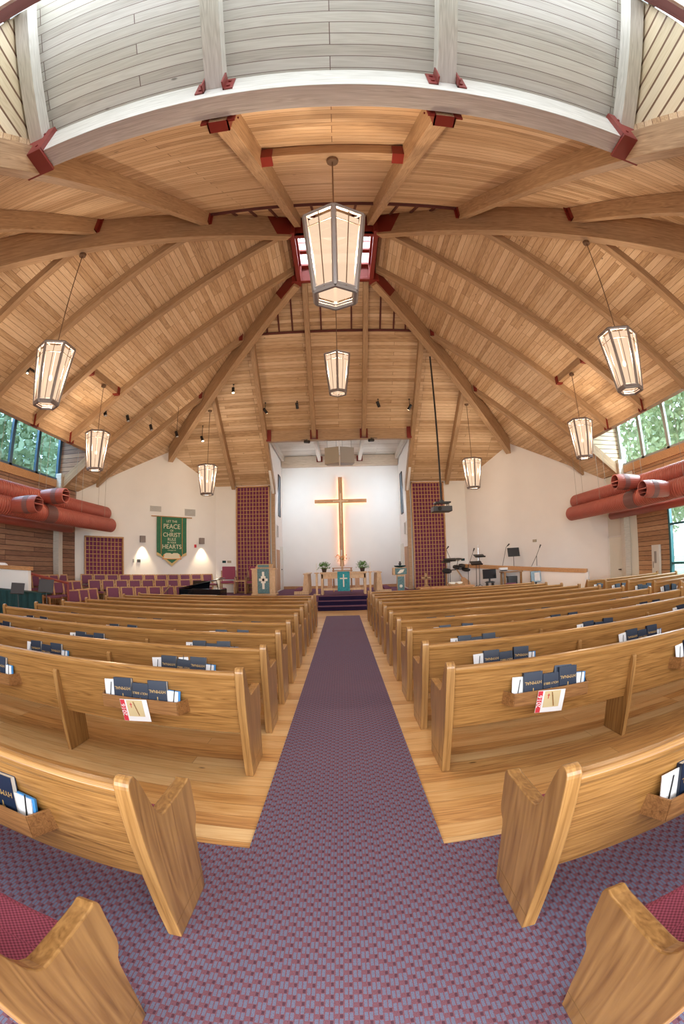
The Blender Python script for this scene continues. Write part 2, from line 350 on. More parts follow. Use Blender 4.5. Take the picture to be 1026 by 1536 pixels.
Pl,zc,rise=dormer('left',0,CY,math.pi,8.18,XW,False,M['ceil'],M['siding'],'left')
Pr,_,_=dormer('right',0,CY,0,8.18,XW,False,M['ceil'],M['sidingw'],'right')
Pb,_,_=dormer('back',0,CY,-math.pi/2,8.18,CY-YW,True,M['whiteceil'],M['sidingw'],'rear')
# walls --------------------------------------------------------------------
def wall(name,p,q,z0,z1,mat,th=.15,label=None,pts=None):
    """vertical wall from p to q (x,y), inside face on the left-hand side normal facing room centre"""
    p=V((*p,0)); q=V((*q,0)); u=(q-p).normalized(); n=u.cross(V((0,0,1)))
    cen=V((0,CY,0)); 
    if n.dot(cen-p)>0: p,q=q,p; u=-u; n=-n
    Mx=frame(p,u,(0,0,1)); L=(q-p).length
    poly=pts(L) if pts else [(0,z0),(L,z0),(L,z1),(0,z1)]
    b=MB(); b.prism(poly,'z',0,th)
    return struct(b.build(name,mat,None,Mx),label,'wall' if label else None)
for s,nm,m in ((-1,'left',M['white']),(1,'right',M['pinkwhite'])):
    # chamfer wall with gable top under both roof slopes
    zt=[zfront(YF),zfront(17.07),zside(XW)]
    def gp(L,zt=zt,s=s):
        pk=L*(.39 if s<0 else .61); a,c=(zt[0],zt[2]) 
        k=(17.07-14.36)/(YF-14.36)
        pk=L*(1-k) if s<0 else L*k
        if s<0: return [(0,-.6),(L,-.6),(L,zt[2]),(pk,zt[1]),(0,zt[0])]
        return [(0,-.6),(L,-.6),(L,zt[0]),(pk,zt[1]),(0,zt[2])]
    p=(s*5.42,YF); q=(s*XW,14.36)
    u=(V((*q,0))-V((*p,0))).normalized()
    n=u.cross(V((0,0,1)))
    if n.dot(V((0,CY,0))-V((*p,0)))>0: A,B=q,p
    else: A,B=p,q
    L=(V(B)-V(A)).length; u=(V((*B,0))-V((*A,0))).normalized(); Mx=frame((*A,0),u,(0,0,1))
    k=(17.07-14.36)/(YF-14.36)
    if A==p: poly=[(0,-.6),(L,-.6),(L,zt[2]),(L*(1-k),zt[1]),(0,zt[0])]
    else: poly=[(0,-.6),(L,-.6),(L,zt[0]),(L*k,zt[1]),(0,zt[2])]
    b=MB(); b.prism(poly,'z',0,.15)
    struct(b.build('wall_front_%s'%nm,m,None,Mx),'tall plaster gable wall angled across the %s front corner'%nm,'wall')
    # front wall piece carrying the lattice, to the niche
    wall('wall_front',(s*2.84,YF),(s*5.42,YF),-.3,zfront(YF)+.02,M['white'],.15,'plaster wall behind the tall lattice on the %s'%nm)
    # niche side wall with openings kept simple
    x=s*2.80; Mx=frame((x,YB if s<0 else 16.62,0),(0,-1 if s<0 else 1,0),(0,0,1))
    L=YB-16.62; dd=YF-16.62
    poly=[(0,PZ-.1),(L-dd,PZ-.1),(L-dd,4.4),(L,6.3),(L,6.75),(0,6.75)]
    if s>0: poly=[(L-a,z) for a,z in poly][::-1]
    b=MB(); b.prism(poly,'z',0,.1)
    struct(b.build('wall_niche_%s'%nm,M['white'],None,Mx),'narrow white side wall of the chancel recess on the %s'%nm,'wall')
b=MB(); b.box((-2.95,YB,-.2),(2.95,YB+.15,7)); struct(b.build('wall_chancel',M['white']),'white wall behind the lit cross','wall')
b=MB(); b.prism([(-2.84,-2.3),(2.84,-2.3),(2.84,2.3),(-2.84,2.3)],'z',0,.1); struct(b.build('ceiling',M['whiteceil'],None,frame((0,18.9,6.62),(1,0,0),(0,1,0))),'whitewashed board ceiling of the chancel recess','ceiling')
b=MB(); b.box((-2.79,YB-.03,PZ),(2.79,YB,PZ+.13)); struct(b.build('baseboard_front',M['trimwood']))
# side walls (siding)
def sidewall(s,y0,y1,z0,z1,mat,nm,label=None):
    Mx=frame((s*XW,y0 if s>0 else y1,0),(0,1 if s>0 else -1,0),(0,0,1)); b=MB(); b.prism([(0,z0),(y1-y0,z0),(y1-y0,z1),(0,z1)],'z',0,.15)
    # normal check: local z = u x z
    return struct(b.build(nm,mat,None,Mx),label,'wall' if label else None)
WB=4.38
M['sidingR']=planks('golden_siding',[(.22,.11,.05),(.40,.22,.11),(.58,.36,.20)],width=.155,length=4.1,gap=.009,gapcol=(.07,.03,.015),rough=.6)
sidewall(-1,4.5,14.36,-.6,WB-.22,M['siding'],'wall_left','brown horizontal board wall below the left windows')
sidewall(-1,13.08,14.36,WB-.22,5.0,M['siding'],'wall_left')
sidewall(1,12.45,14.36,-.6,WB-.22,M['doorwhite'],'wall_right','white painted wall with a door right of the gable wall')
sidewall(1,10.65,12.45,-.6,WB-.22,M['sidingR'],'wall_right','golden brown board wall between white wall and tall window')
sidewall(1,4.5,10.65,3.45,WB-.22,M['sidingR'],'wall_right','board wall band between the lower and upper right windows')
sidewall(1,4.5,10.65,-.6,.12,M['sidingR'],'wall_right')
sidewall(1,13.08,14.36,WB-.22,5.0,M['sidingw'],'wall_right')
for s in (-1,1):
    nm='left' if s<0 else 'right'
    b=MB(); b.box((s*XW-.06 if s>0 else -XW-.02,4.5,WB-.25),(s*XW+.02 if s>0 else -XW+.06,13.1,WB)); struct(b.build('trim_1' if s<0 else 'trim_2',M['trimwood'],None,None),'wood sill band under the %s upper windows'%nm,'trim')
    # upper window band
    w=empty('window_%d'%(1 if s<0 else 2),(s*XW,CY,0)); struct(w,'tall clerestory window with mullions high on the %s wall'%nm,'window')
    fm=M['bluefr'] if s<0 else M['greyfr']
    b=MB(); ztop=zc+rise*(XW-8.18)
    for yy in (-2.76,-1.41,-.0,1.41,2.76):
        b.box((-.05,yy-.07,WB),(.05,yy+.07,ztop))
    b.box((-.05,-2.8,WB),(.05,2.8,WB+.07)); b.box((-.05,-2.8,ztop-.08),(.05,2.8,ztop)); b.box((-.03,-2.8,ztop-.42),(.03,2.8,ztop-.39))
    b.build('window_frame',fm,w)
    b=MB(); b.box((-.006,-2.8,WB),(.006,2.8,ztop)); b.build('pane',M['glassb'] if s<0 else M['glass'],w)
# right lower window
w=empty('window_3',(XW,7.6,0)); struct(w,'tall teal framed window low on the right wall','window')
b=MB()
for y0 in (-3.0,-1.5,0,1.55,3.02): b.box((-.06,y0-.045,.12),(.06,y0+.045,3.45))
for z in (.12,2.12,3.4,.95): b.box((-.05,-3.05,z),(.05,3.05,z+.06))
b.build('window_frame',M['teal'],w); b=MB(); b.box((-.006,-3.05,.12),(.006,3.05,3.45)); b.build('pane',M['glass'],w)
# rear part behind and beside the camera, never in view
for s in (-1,1): wall('wall_back_corner',(s*4.12,.0),(s*XW,5.75),3.05,6.4,M['white'])
for s in (-1,1): wall('wall_back',(s*2.84,-.0),(s*10.0,-.0),3.4,4.6,M['white'],.1)
b=MB(); b.box((-4.3,-.1,3.4),(4.3,0,4.9)); struct(b.build('wall_back',M['white']))
b=MB(); b.box((-10,-3.2,3.3),(10,-.02,3.4)); struct(b.build('ceiling',M['white']))
for s,nm in ((-1,'left'),(1,'right')):
    sidewall(s,-3.2,4.5,-.6,3.1,M['siding'] if s<0 else M['sidingR'],'wall_'+nm)
    b=MB(); b.prism([(s*4.0,-3.2),(s*10,-3.2),(s*10,6.0)],'z',3.02,3.10); struct(b.build('ceiling',M['white']))
# columns at the wall
for s in (-1,1):
    b=MB(); b.box((-.13,-.13,fz(13)),(.13,.13,4.6)); o=b.build('wall_post',M['beamw'],None,Matrix.Translation((s*(XW-.14),13.02,0)),.01)
    struct(o,'pale wooden post standing against the %s wall'%('left' if s<0 else 'right'),'post')
    b=MB(); b.box((-.07,-.1,PZ),(.07,.1,4.75)); b.box((-.09,-.12,PZ),(.09,.12,PZ+.16)); o=b.build('chancel_post',M['beam'],None,frame((s*2.86,YF-.02,0),(1,0,0),(0,1,0)),.008)
    struct(o,'slim wooden post at the %s edge of the chancel recess'%('left' if s<0 else 'right'),'post')

# ------------------------------------------------------------------ timber
def beam(name,p,q,w,d,mat,label,cat='beam',ends=True,plumb=True):
    """top centre line p->q, width w, depth d hanging below (vertical plumb cut)"""
    p=V(p);q=V(q); L=(q-p).length; u=(q-p).normalized(); h=u.cross(V((0,0,1))).normalized(); v=h.cross(u)
    Mx=frame(p,u,h); n=Mx.to_3x3().col[2]
    # local z = u x h ; want down
    dn=-1 if n.z>0 else 1
    sl=u.z
    sh=d*sl/math.sqrt(max(1e-6,1-sl*sl)) if plumb else 0   # shift so ends are vertical
    dd=d*math.sqrt(max(0,1-sl*sl))
    hs=dd*sl/math.sqrt(max(1e-6,1-sl*sl)) if plumb else 0
    a=[(0,0),(L,0),(L-hs if True else L,dn*dd),(-hs,dn*dd)]
    b=MB(); b.prism(a,'y',-w/2,w/2)
    o=b.build(name,mat,None,Mx,.006)
    return struct(o,label,cat),Mx,u,h,dn
def child_abs(mb,name,mat,parent):
    o=mb.build(name,mat); o.parent=parent; o.matrix_parent_inverse=parent.matrix_world.inverted(); return o
bpy.context.view_layer.update()
def bracket(parent,p,u,w,d,face=1,m='redsteel'):
    """U shaped red hanger at point p (bottom of rafter end), u horizontal dir along rafter"""
    u=V(u); u.z=0; u.normalize(); h=u.cross(V((0,0,1))); p=V(p)
    Mx=frame(p,u,h); b=MB(); t=.012; l=.13
    n=Mx.to_3x3().col[2].z; sg=1 if n>0 else -1
    zz=lambda a,c:(min(sg*a,sg*c),max(sg*a,sg*c))
    z0,z1=zz(-t,d*.92)
    for s in (-1,1):
        y0,y1=(w/2,w/2+t) if s>0 else (-w/2-t,-w/2)
        b.box((-l,y0,z0),(0,y1,z1),0,Mx); 
        y0,y1=(w/2,w/2+.07) if s>0 else (-w/2-.07,-w/2)
        b.box((-t*1.6,y0,z0),(-t*.2,y1,z1),0,Mx)
        for zz_ in (.3,.65):
            b.lathe([(.012,0),(.012,.012)],(0,0,0),8,0,Mx@Matrix.Translation((-l*.5,y1 if s>0 else y0,sg*d*zz_))@Matrix.Rotation(R(90*(-s)),4,'X'))
    a,c=zz(-t,0); b.box((-l,-w/2-t,a),(0,w/2+t,c),0,Mx)
    return child_abs(b,'hanger_bracket',M[m],parent)
bpy.context.view_layer.update()
RD=.39; RW=.16
def hipdx(d,front): return d*SF/SS if front else d
ordn={.95:'inner',2.84:'middle',4.56:'outer',6.0:'short outermost'}
# hips
for s in (-1,1):
    sn='left' if s<0 else 'right'
    d1=5.35; dx=d1*SF/SS
    o,Mx,u,h,dn=beam('hip_beam',(s*RH,CY+RH,ZC),(s*(RH+dx),CY+RH+d1,ZC-SF*d1),.22,.83,M['beam'],'deep %s hip beam running from skylight ring to front gable wall'%sn)
    bpy.context.view_layer.update()
    b=MB(); 
    for y in (-.118,.118): b.prism([(0,0),(1.1,0),(1.1-.1,dn*.66),(.1,dn*.66)] ,'y',min(y,y*.93),max(y,y*.93),0,Mx)
    child_abs(b,'steel_plate',M['redsteel'],o)
    d2=5.75
    o,Mx,u,h,dn=beam('hip_beam',(s*RH,CY-RH,ZC),(s*(RH+d2),CY-RH-d2,ZC-SS*d2),.22,.80,M['beam'],'massive %s hip beam running from skylight ring over the pews'%sn)
    bpy.context.view_layer.update()
    b=MB(); 
    for y in (-.118,.118): b.prism([(0,0),(.95,0),(.95-.1,dn*.64),(.1,dn*.64)] ,'y',min(y,y*.93),max(y,y*.93),0,Mx)
    child_abs(b,'steel_plate',M['redsteel'],o)
# rafters
for side in ('front','rear','left','right'):
    for c in (-4.56,-2.84,-.95,.95,2.84,4.56):
        a=abs(c); sl=SF if side=='front' else SS
        if side=='front':
            d0=0 if a<RH else (a-RH)*SS/SF
            d1=5.13 if a<1 else (7.42 if a<3 else 7.15)
            P=lambda d:(c,CY+RH+d,ZC-SF*d); u=V((0,1,0))
        elif side=='rear':
            d0=0 if a<RH else a-RH
            d1=6.98 if a<1 else 8.7
            if a>4: d1=8.5
            P=lambda d:(c,CY-RH-d,ZC-SS*d); u=V((0,-1,0))
        else:
            s=-1 if side=='left' else 1
            fr=c>0
            d0=0 if a<RH else ((a-RH)*SF/SS if fr else a-RH)
            d1=6.98 if a<1 else (8.55 if a<3 else 8.0)
            P=lambda d,s=s:(s*(RH+d),CY+c,ZC-SS*d); u=V((s,0,0))
        d0+=.06 if a<RH else .12
        if side in('left','right'): where=('far' if c>0 else 'near')
        else: where=('left' if c<0 else 'right')
        lab='%s %s rafter on the %s roof slope'%(where,ordn[a],{'front':'chancel','rear':'nearest overhead','left':'left hand','right':'right hand'}[side])
        mt=M['beam']
        o,Mx,uu,h,dn=beam('rafter',P(d0),P(d1),RW,RD,mt,lab)
        bpy.context.view_layer.update()
        if a<1: 
            e=V(P(d1)); bracket(o,e-V((0,0,RD)),u,RW,RD,m='redsteel')
        if a>2:
            e=V(P(d0)); bracket(o,e-V((0,0,RD))+u*.03,-u,RW,RD)
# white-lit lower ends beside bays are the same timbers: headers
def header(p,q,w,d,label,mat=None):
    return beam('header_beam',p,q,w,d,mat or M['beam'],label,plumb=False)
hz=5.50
header((-2.76,1.93,hz-.02),(2.76,1.93,hz-.02),.26,.34,'daylight-toned header beam crossing right overhead','beam' and M['beamw'])
header((-8.18,7.48,hz),(-8.18,13.0,hz),.2,.36,'header beam along the top of the left window bay')
header((8.18,7.48,hz),(8.18,13.0,hz),.2,.36,'header beam along the top of the right window bay')
header((-2.76,16.66,6.62),(2.76,16.66,6.62),.2,.42,'header beam across the chancel opening')
header((-2.78,20.98,6.60),(2.78,20.98,6.60),.3,.5,'pale beam along the top of the chancel wall',M['beamp'])
# rear bay rafters (daylight painted in as a pale tone) rising from the header toward the back
for c in (-2.76,-.95,.95,2.76):
    d0,d1=(CY-8.18-.26),YW
    o,Mx,u,h,dn=beam('bay_rafter',(c,1.80,5.51),(c,YW,5.51+.55*(1.80-YW)),.16,.20,M['beamw'],'daylight-toned %s %s rafter in the bay directly overhead'%('left' if c<0 else 'right','edge' if abs(c)>2 else 'inner'))
    bpy.context.view_layer.update()
    if abs(c)<1:
        b=MB()
        for s in (-1,1):
            b.box((c+s*.08,1.70,5.24),(c+s*.092,1.80,5.46)); b.box((c+(s*.08 if s>0 else -.16),1.785,5.24),(c+(.16 if s>0 else -.08),1.80,5.46))
            for z in (5.30,5.40): b.lathe([(.016,0),(.016,.015)],(c+s*.12,1.785,z),8,0,Matrix.Rotation(R(90),4,'X'))
        child_abs(b,'angle_bracket',M['redsteel2'],o)
for s in (-1,1):
    b=MB(); b.box((s*2.76-.16,1.74,5.12),(s*2.76+.16,1.82,5.50)); b.box((s*2.76-.16,1.74,5.10),(s*2.76+.16,2.08,5.13))
    for z in (5.2,5.4):
        for dx in(-.08,.08): b.lathe([(.016,0),(.016,.015)],(s*2.76+dx,1.74,z),8,0,Matrix.Rotation(R(90),4,'X'))
    tag(b.build('corner_bracket',M['redsteel2']),'red steel corner bracket at the %s end of overhead header'%('left' if s<0 else 'right'),'bracket')
b=MB(); b.box((-4.2,-.06,5.72),(4.2,.13,5.98)); b.box((-4.2,.13,5.70),(4.2,.17,5.76)); tag(b.build('steel_beam',M['darkstrip']),'dark red steel beam crossing the top corners overhead','beam'); 
bpy.data.objects['steel_beam']['kind']='structure'
w=empty('window_4',(0,YW-.05,0)); struct(w,'clerestory window of the rear bay high behind the viewer','window')
b=MB()
for x in (-2.8,-1.4,0,1.4,2.8): b.box((x-.04,-.05,5.98),(x+.04,.05,6.5))
b.build('window_frame',M['greyfr'],w)
# niche rafters and corner gussets
for c in (-.95,.95):
    o,*_=beam('recess_rafter',(c,16.76,6.60),(c,20.83,6.60),.14,.30,M['beamw'],'pale %s rafter under the chancel recess ceiling'%('left' if c<0 else 'right'),plumb=False)
    bpy.context.view_layer.update(); bracket(o,(c,20.83,6.30),(0,1,0),.14,.28)
for s in (-1,1):
    b=MB(); b.box((s*2.70-.09,16.50,6.2),(s*2.70+.09,16.56,6.66)); tag(b.build('corner_bracket',M['redsteel']),'rust red plate at the %s end of chancel header'%('left' if s<0 else 'right'),'bracket')
    o,*_=beam('header_beam',(s*2.7,16.76,6.62),(s*2.7,20.83,6.62),.12,.25,M['beamw'],'pale side beam along the %s of the chancel recess ceiling'%('left' if s<0 else 'right'),plumb=False)
# side header brackets are carried by rafters; lamp trimmers
tr={}
for (p,q,l) in (((-.87,3.6,0),(.87,3.6,0),'overhead'),((-6.46,9.37,0),(-6.46,11.11,0),'left'),((6.46,9.37,0),(6.46,11.11,0),'right')):
    z=zrear(3.6) if p[1]==3.6 else zside(6.46)
    o,*_=beam('trimmer_beam',(p[0],p[1],z),(q[0],q[1],z),.13,.26 if p[1]==3.6 else .3,M['beam'],'short trimmer between two rafters carrying the %s lantern'%l,plumb=False)
    bpy.context.view_layer.update()
    b=MB(); 
    for e in (p,q):
        d=(V(q)-V(p)).normalized(); sg=-1 if e==q else 1; c=V(e)+d*.05*sg
        b.box((c.x-.09,c.y-.09,z-.29 if p[1]==3.6 else z-.33),(c.x+.09,c.y+.09,z-.10))
    child_abs(b,'hanger_bracket',M['redsteel'],o)

# battens and trim near the ring
def ringtrim(side):
    b=MB(); sl=SF if side=='front' else SS
    if side=='front': P=lambda a,d,h:(a,CY+RH+d,ZC-SF*d-h); k=SS/SF
    elif side=='rear': P=lambda a,d,h:(a,CY-RH-d,ZC-SS*d-h); k=1
    elif side=='left': P=lambda a,d,h:(-RH-d,CY+a,ZC-SS*d-h); k=1
    else: P=lambda a,d,h:(RH+d,CY+a,ZC-SS*d-h); k=1
    D=1.85
    def bar(a0,d0,a1,d1,w,h):
        p=V(P(a0,d0,.0));q=V(P(a1,d1,.0)); u=(q-p).normalized()
        n=(V(P(1,1,0))-V(P(0,1,0))).cross(V(P(0,1,0))-V(P(0,0,0))).normalized()
        if n.z<0: n=-n
        Mx=frame(p,u,n.cross(u)); L=(q-p).length; zz=Mx.to_3x3().col[2].dot(n)
        lo,hi=(-h,0) if zz>0 else (0,h)
        b.box((0,-w/2,lo),(L,w/2,hi),0,Mx)
    bar(-RH-D,D,RH+D,D,.07,.07)
    for a in (-2.3,-1.9,-1.45,-.5,0.0,.5,1.45,1.9,2.3):
        if abs(a) in (0.0,): continue
        d0=max(0,abs(a)-RH)+.05
        bar(a,d0,a,D,.05,.045)
    o=b.build('slat_trim',M['darkstrip']); struct(o,'dark red slats and trim below skylight on the %s slope'%{'front':'chancel','rear':'overhead','left':'left','right':'right'}[side],'trim')
for s in ('front','rear','left','right'): ringtrim(s)
# skylight ring
rg=empty('skylight',(0,CY,0)); struct(rg,'square skylight shaft framed in red steel at the roof peak','skylight')
def rel(mb): mb.v=[(x,y-CY,z) for x,y,z in mb.v]; return mb
b=MB(); zb=9.84
for a0,a1,b0,b1 in ((-RH,RH,CY-RH,CY-RH+.14),(-RH,RH,CY+RH-.14,CY+RH),(-RH,-RH+.14,CY-RH,CY+RH),(RH-.14,RH,CY-RH,CY+RH)):
    b.box((a0,b0,zb),(a1,b1,zb+.1)); b.box((a0,b0,zb+.62),(a1,b1,zb+.70))
for a0,a1,b0,b1 in ((-RH,RH,CY-RH,CY-RH+.03),(-RH,RH,CY+RH-.03,CY+RH),(-RH,-RH+.03,CY-RH,CY+RH),(RH-.03,RH,CY-RH,CY+RH)): b.box((a0,b0,zb),(a1,b1,zb+.7))
for sx in (-1,1):
    for sy in (-1,1): b.box((sx*RH-.14,CY+sy*RH-.14,zb-.02),(sx*RH+.14,CY+sy*RH+.14,zb+.72))
rel(b).build('steel_ring',M['redsteel'],rg,None,.01)
M['lilacboard']=planks('pale_shaft_boards',[(.50,.44,.46),(.62,.55,.57),(.72,.67,.68)],width=.2,length=5,gap=.012,gapcol=(.2,.05,.07),knots=False)
for (o,u,vv) in (((-RH,RH,0),(1,0,0),(0,0,1)),((RH,-RH,0),(-1,0,0),(0,0,1)),((-RH,-RH,0),(0,1,0),(0,0,1)),((RH,RH,0),(0,-1,0),(0,0,1))):
    b=MB(); b.box((0,zb+.7,0),(2*RH,zb+1.9,.05)); x=b.build('shaft_wall',M['lilacboard'],rg,frame(o,u,vv))
b=MB()
for y in (-.45,.45): b.box((-RH,y-.08,zb+.75),(RH,y+.08,zb+1.05))
b.build('cross_beam',M['beamw'],rg)
b=MB()
for y in (-.45,.45): b.box((-RH,y-.085,zb+.70),(RH,y+.085,zb+.76)); b.box((-RH,y-.085,zb+1.03),(RH,y+.085,zb+1.08))
b.build('cross_plate',M['redsteel'],rg)
b=MB(); t=zb+1.9; ap=(0,0,t+.9); cs=[(-RH,-RH,t),(RH,-RH,t),(RH,RH,t),(-RH,RH,t)]
for i in range(4): b.tube(cs[i],ap,.035,6); b.tube(cs[i],cs[(i+1)%4],.04,6); mid=[(cs[i][k]+cs[(i+1)%4][k])/2 for k in range(3)]; b.tube(mid,ap,.025,6)
b.build('glazing_bars',M['greyfr'],rg)
b=MB(); b.add(cs+[ap],[(0,1,4),(1,2,4),(2,3,4),(3,0,4)]); b.build('pane',M['glass'],rg)

# ------------------------------------------------------------------ pews
def arc(cx,cy,r,a0,a1,n): return [(cx+r*math.cos(R(a0+(a1-a0)*k/n)),cy+r*math.sin(R(a0+(a1-a0)*k/n))) for k in range(n+1)]
PROF=[(0.0,0),(-.022,.3),(-.048,.6),(-.06,.825)]+arc(-.02,.845,.04,180,70,6)[0:]+[(.02,.85),(.04,.815),(.075,.74),(.105,.675),(.13,.645),(.16,.628),(.20,.625),(.45,.628)]+arc(.475,.60,.035,80,0,5)+[(.512,.43),(.50,.395),(.468,.365),(.458,.335),(.44,.15),(.415,0)]
PT=.062
bm=MB(); bm.prism([(p[0],p[1]) for p in PROF],'x',-PT/2,PT/2); panelmesh=bm
def pew_proto(L,racks,supports,name='pew'):
    root=empty(name,(0,0,0)); h=L/2
    for s in (-1,1):
        b=MB(); b.v=[(x,y,z) for x,y,z in panelmesh.v]; b.f=[list(f) for f in panelmesh.f]; b.m=list(panelmesh.m)
        o=b.build('end_panel',M['oakz'],root,None,.006); o.location=(s*(h-PT/2),0,0)
        e=MB(); e.box((-PT/2-.001,.0,.095),(PT/2+.001,.43,.098)); x=e.build('base_line',M['darkline'],o); 
    e=h-PT
    b=MB(); b.prism([(.028,.36),(-.03,.785),(-.044,.805),(-.050,.828),(-.036,.846),(-.005,.85),(.012,.833),(.014,.808),(.062,.365)],'x',-e,e)
    b.build('backrest',M['oak'],root,None,.004)
    b=MB(); b.prism([(.05,.36),(.05,.40),(.47,.425),(.485,.41),(.485,.345),(.46,.345),(.45,.385)],'x',-e,e); b.build('seat',M['oak'],root,None,.004)
    b=MB(); b.prism([(.065,.402),(.066,.455),(.09,.468),(.44,.476),(.472,.462),(.478,.426)],'x',-e+.005,e-.005); b.build('cushion',M['purple'],root,None,.012)
    for sx in supports:
        b=MB(); b.prism([(-.02,0),(.30,0),(.30,.36),(.05,.36),(-.03,.72),(-.045,.735),(-.062,.72),(-.06,.66)],'x',sx-.02,sx+.02); b.build('support',M['oakz'],root,None,.004)
    for rx in racks:
        b=MB(); w=.36; y1=-.13
        # tray: bottom, front (slanted ends)
        b.prism([(-w,.0),(w,.0),(w-.05,y1),(-w+.05,y1)],'z',.515,.527)
        def seg(a,c,z0,z1,t=.012):
            a=V((*a,0));c=V((*c,0)); u=(c-a).normalized(); Mx=frame(a,u,V((0,0,1)).cross(u)); b.box((0,-t/2,z0),((c-a).length,t/2,z1),0,Mx)
        seg((-w+.05,y1),(w-.05,y1),.515,.618); seg((-w,0),(-w+.05,y1),.515,.618); seg((w,0),(w-.05,y1),.515,.618)
        b.v=[(x+rx,y+(.014 if True else 0)-.0,z) for x,y,z in b.v]
        b.build('book_rack',M['rackoak'],root,None,.002)
    return root
M['rackoak']=wood('rack_oak',(.20,.085,.026),(.34,.165,.058),rough=.4,scale=3.2,stretch=13,dark=.6)
M['darkline']=plain('dark_joint_line',(.22,.12,.05),.6)
XI=.69; XO=5.70; LEN=XO-XI; CX=(XI+XO)/2
rk=[1.49,3.15,4.86]; sup=[2.31,4.02]
pL=pew_proto(LEN,[-x+CX for x in rk],[-x+CX for x in sup])
pR=pew_proto(LEN,[x-CX for x in rk],[x-CX for x in sup])
LEN2=2.8; pS=pew_proto(LEN2,[-.85,.55],[-.1])
rows=[.29,1.22]+[3.0+.955*k for k in range(11)]
ordw=['nearest','second','third','fourth','fifth','sixth','seventh','eighth','ninth','tenth','eleventh','twelfth','thirteenth']
used={}
def place(proto,x,y,label,group):
    if proto.name not in used: used[proto.name]=1; o=proto
    else: o=dup(proto)
    o.location=(x,y,fz(y) if y>2 else .012); o['label']=label; o['category']='pew'; o['group']=group; return o
NL=12
for s,nm,pr in ((-1,'left',pL),(1,'right',pR)):
    for i,y in enumerate(rows):
        if s<0 and i>=NL: continue
        place(pr,s*CX,y,'oak pew with plum cushion, %s from the camera on the %s'%(ordw[i],nm),'pews on the %s of the aisle'%nm)
for i,y in enumerate([6.95,7.9,8.95,10.0,10.95]):
    place(pS,6.68+LEN2/2,y,'short oak pew by the right wall, %s of five from camera'%ordw[i],'short pews by the right wall')

# ------------------------------------------------------------------ rack contents
def book(w,h,t,cover='nb'):
    root=empty('hymnal',(0,0,0))
    b=MB(); b.box((-w/2,-t/2,0),(w/2,-t/2+.004,h)); b.box((-w/2,t/2-.004,0),(w/2,t/2,h)); b.box((-w/2,-t/2,0),(-w/2+.004,t/2,h)); b.build('cover',M[cover],root,None,.001)
    b=MB(); b.box((-w/2+.004,-t/2+.004,.004),(w/2-.004,t/2-.004,h-.004)); b.build('pages',M['page'],root); return root
def text(s,size,mat,parent,loc,rot,name='lettering',align='CENTER',ext=.0006):
    c=bpy.data.curves.new(name,'FONT'); c.body=s; c.size=size; c.align_x=align; c.align_y='CENTER'; c.extrude=ext
    t_=bpy.data.objects.new(name+'_source',c); me=bpy.data.meshes.new_from_object(t_); bpy.data.objects.remove(t_); bpy.data.curves.remove(c)
    me.materials.clear(); me.materials.append(mat)
    o=bpy.data.objects.new(name,me); C.objects.link(o); o.parent=parent; o.location=loc; o.rotation_euler=rot; return o
hym=book(.155,.215,.036); bib=book(.135,.20,.040); bib.name='bible'
hymT=book(.155,.215,.036); text('HYMNAL',.034,M['gold'],hymT,(0,-.0185,.135),(R(90),R(180),0))
b=MB(); b.box((-.003,-.0195,.055),(.003,-.018,.095)); b.box((-.010,-.0195,.066),(.010,-.018,.071)); b.build('emblem',M['gold'],hymT)
bibT=book(.135,.20,.040); bibT.name='bible'; text('HOLY BIBLE',.024,M['gold'],bibT,(0,-.0205,.125),(R(90),R(180),0))
b=MB(); b.box((-.003,-.0215,.055),(.003,-.020,.09)); b.box((-.008,-.0215,.064),(.008,-.020,.069)); b.build('emblem',M['gold'],bibT)
pad=empty('attendance_pad',(0,0,0)); b=MB(); b.box((-.05,-.003,0),(.05,.003,.19)); b.build('sheet',M['paper'],pad); b=MB(); b.tube((-.01,-.007,.03),(.012,-.007,.17),.0035,6); b.build('pencil',M['black'],pad)
card=empty('card_stack',(0,0,0)); b=MB(); b.box((-.045,-.012,0),(.045,-.004,.15)); b.build('front_card',M['paper'],card); b=MB(); b.box((-.035,-.004,0),(.060,.010,.155)); b.build('back_card',M['bluecard'],card)
b=MB(); b.tube((.01,-.016,.02),(.02,-.016,.165),.0035,6); b.build('pencil',M['black'],card)
cnt=0
def put(proto,x,y,z,tilt,roll,label,cat,group):
    global cnt
    if proto.name not in used: used[proto.name]=1; o=proto
    else: o=dup(proto)
    o.location=(x,y,z); o.rotation_euler=(R(-tilt),R(roll),0); tag(o,label,cat,group); cnt+=1
rackn=['aisle-side','middle','far']
def fill(xc,y,i,nm,k,near,kind='main',variant=0):
    z=fz(y)+.532; yb=y-.066
    wh=('%s rack of %s %s pew'%(rackn[k],ordw[i],nm)) if kind=='main' else ('%s rack of %s short pew by right wall'%(['inner','outer'][k],ordw[i]))
    g='books and papers in the pew racks'
    rr=random.uniform
    s=1
    put(pad,xc-.262,yb+.0,z,8,rr(-7,3),'white attendance pad in '+wh,'notepad',g)
    if kind=='main' or variant!=1:
        put(hymT if near else hym,xc-.145,yb-.006,z,9,rr(-3,2),'navy hymnal at the left in '+wh,'book',g)
        put(bibT if near else bib,xc+.002,yb-.010,z-.012,9,rr(-3,3),'navy bible between hymnals in '+wh,'book',g)
        put(hymT if near else hym,xc+.148,yb-.006,z+.004,9,rr(-2,4),'navy hymnal at the right in '+wh,'book',g)
    else:
        put(hym,xc-.12,yb-.006,z,9,rr(-8,-2),'navy hymnal leaning left in '+wh,'book',g)
        put(hym,xc+.08,yb-.006,z,9,rr(4,12),'navy hymnal leaning right in '+wh,'book',g)
    put(card,xc+.250,yb+.002,z,8,rr(0,8),'blue and white card stack in '+wh,'cards',g)
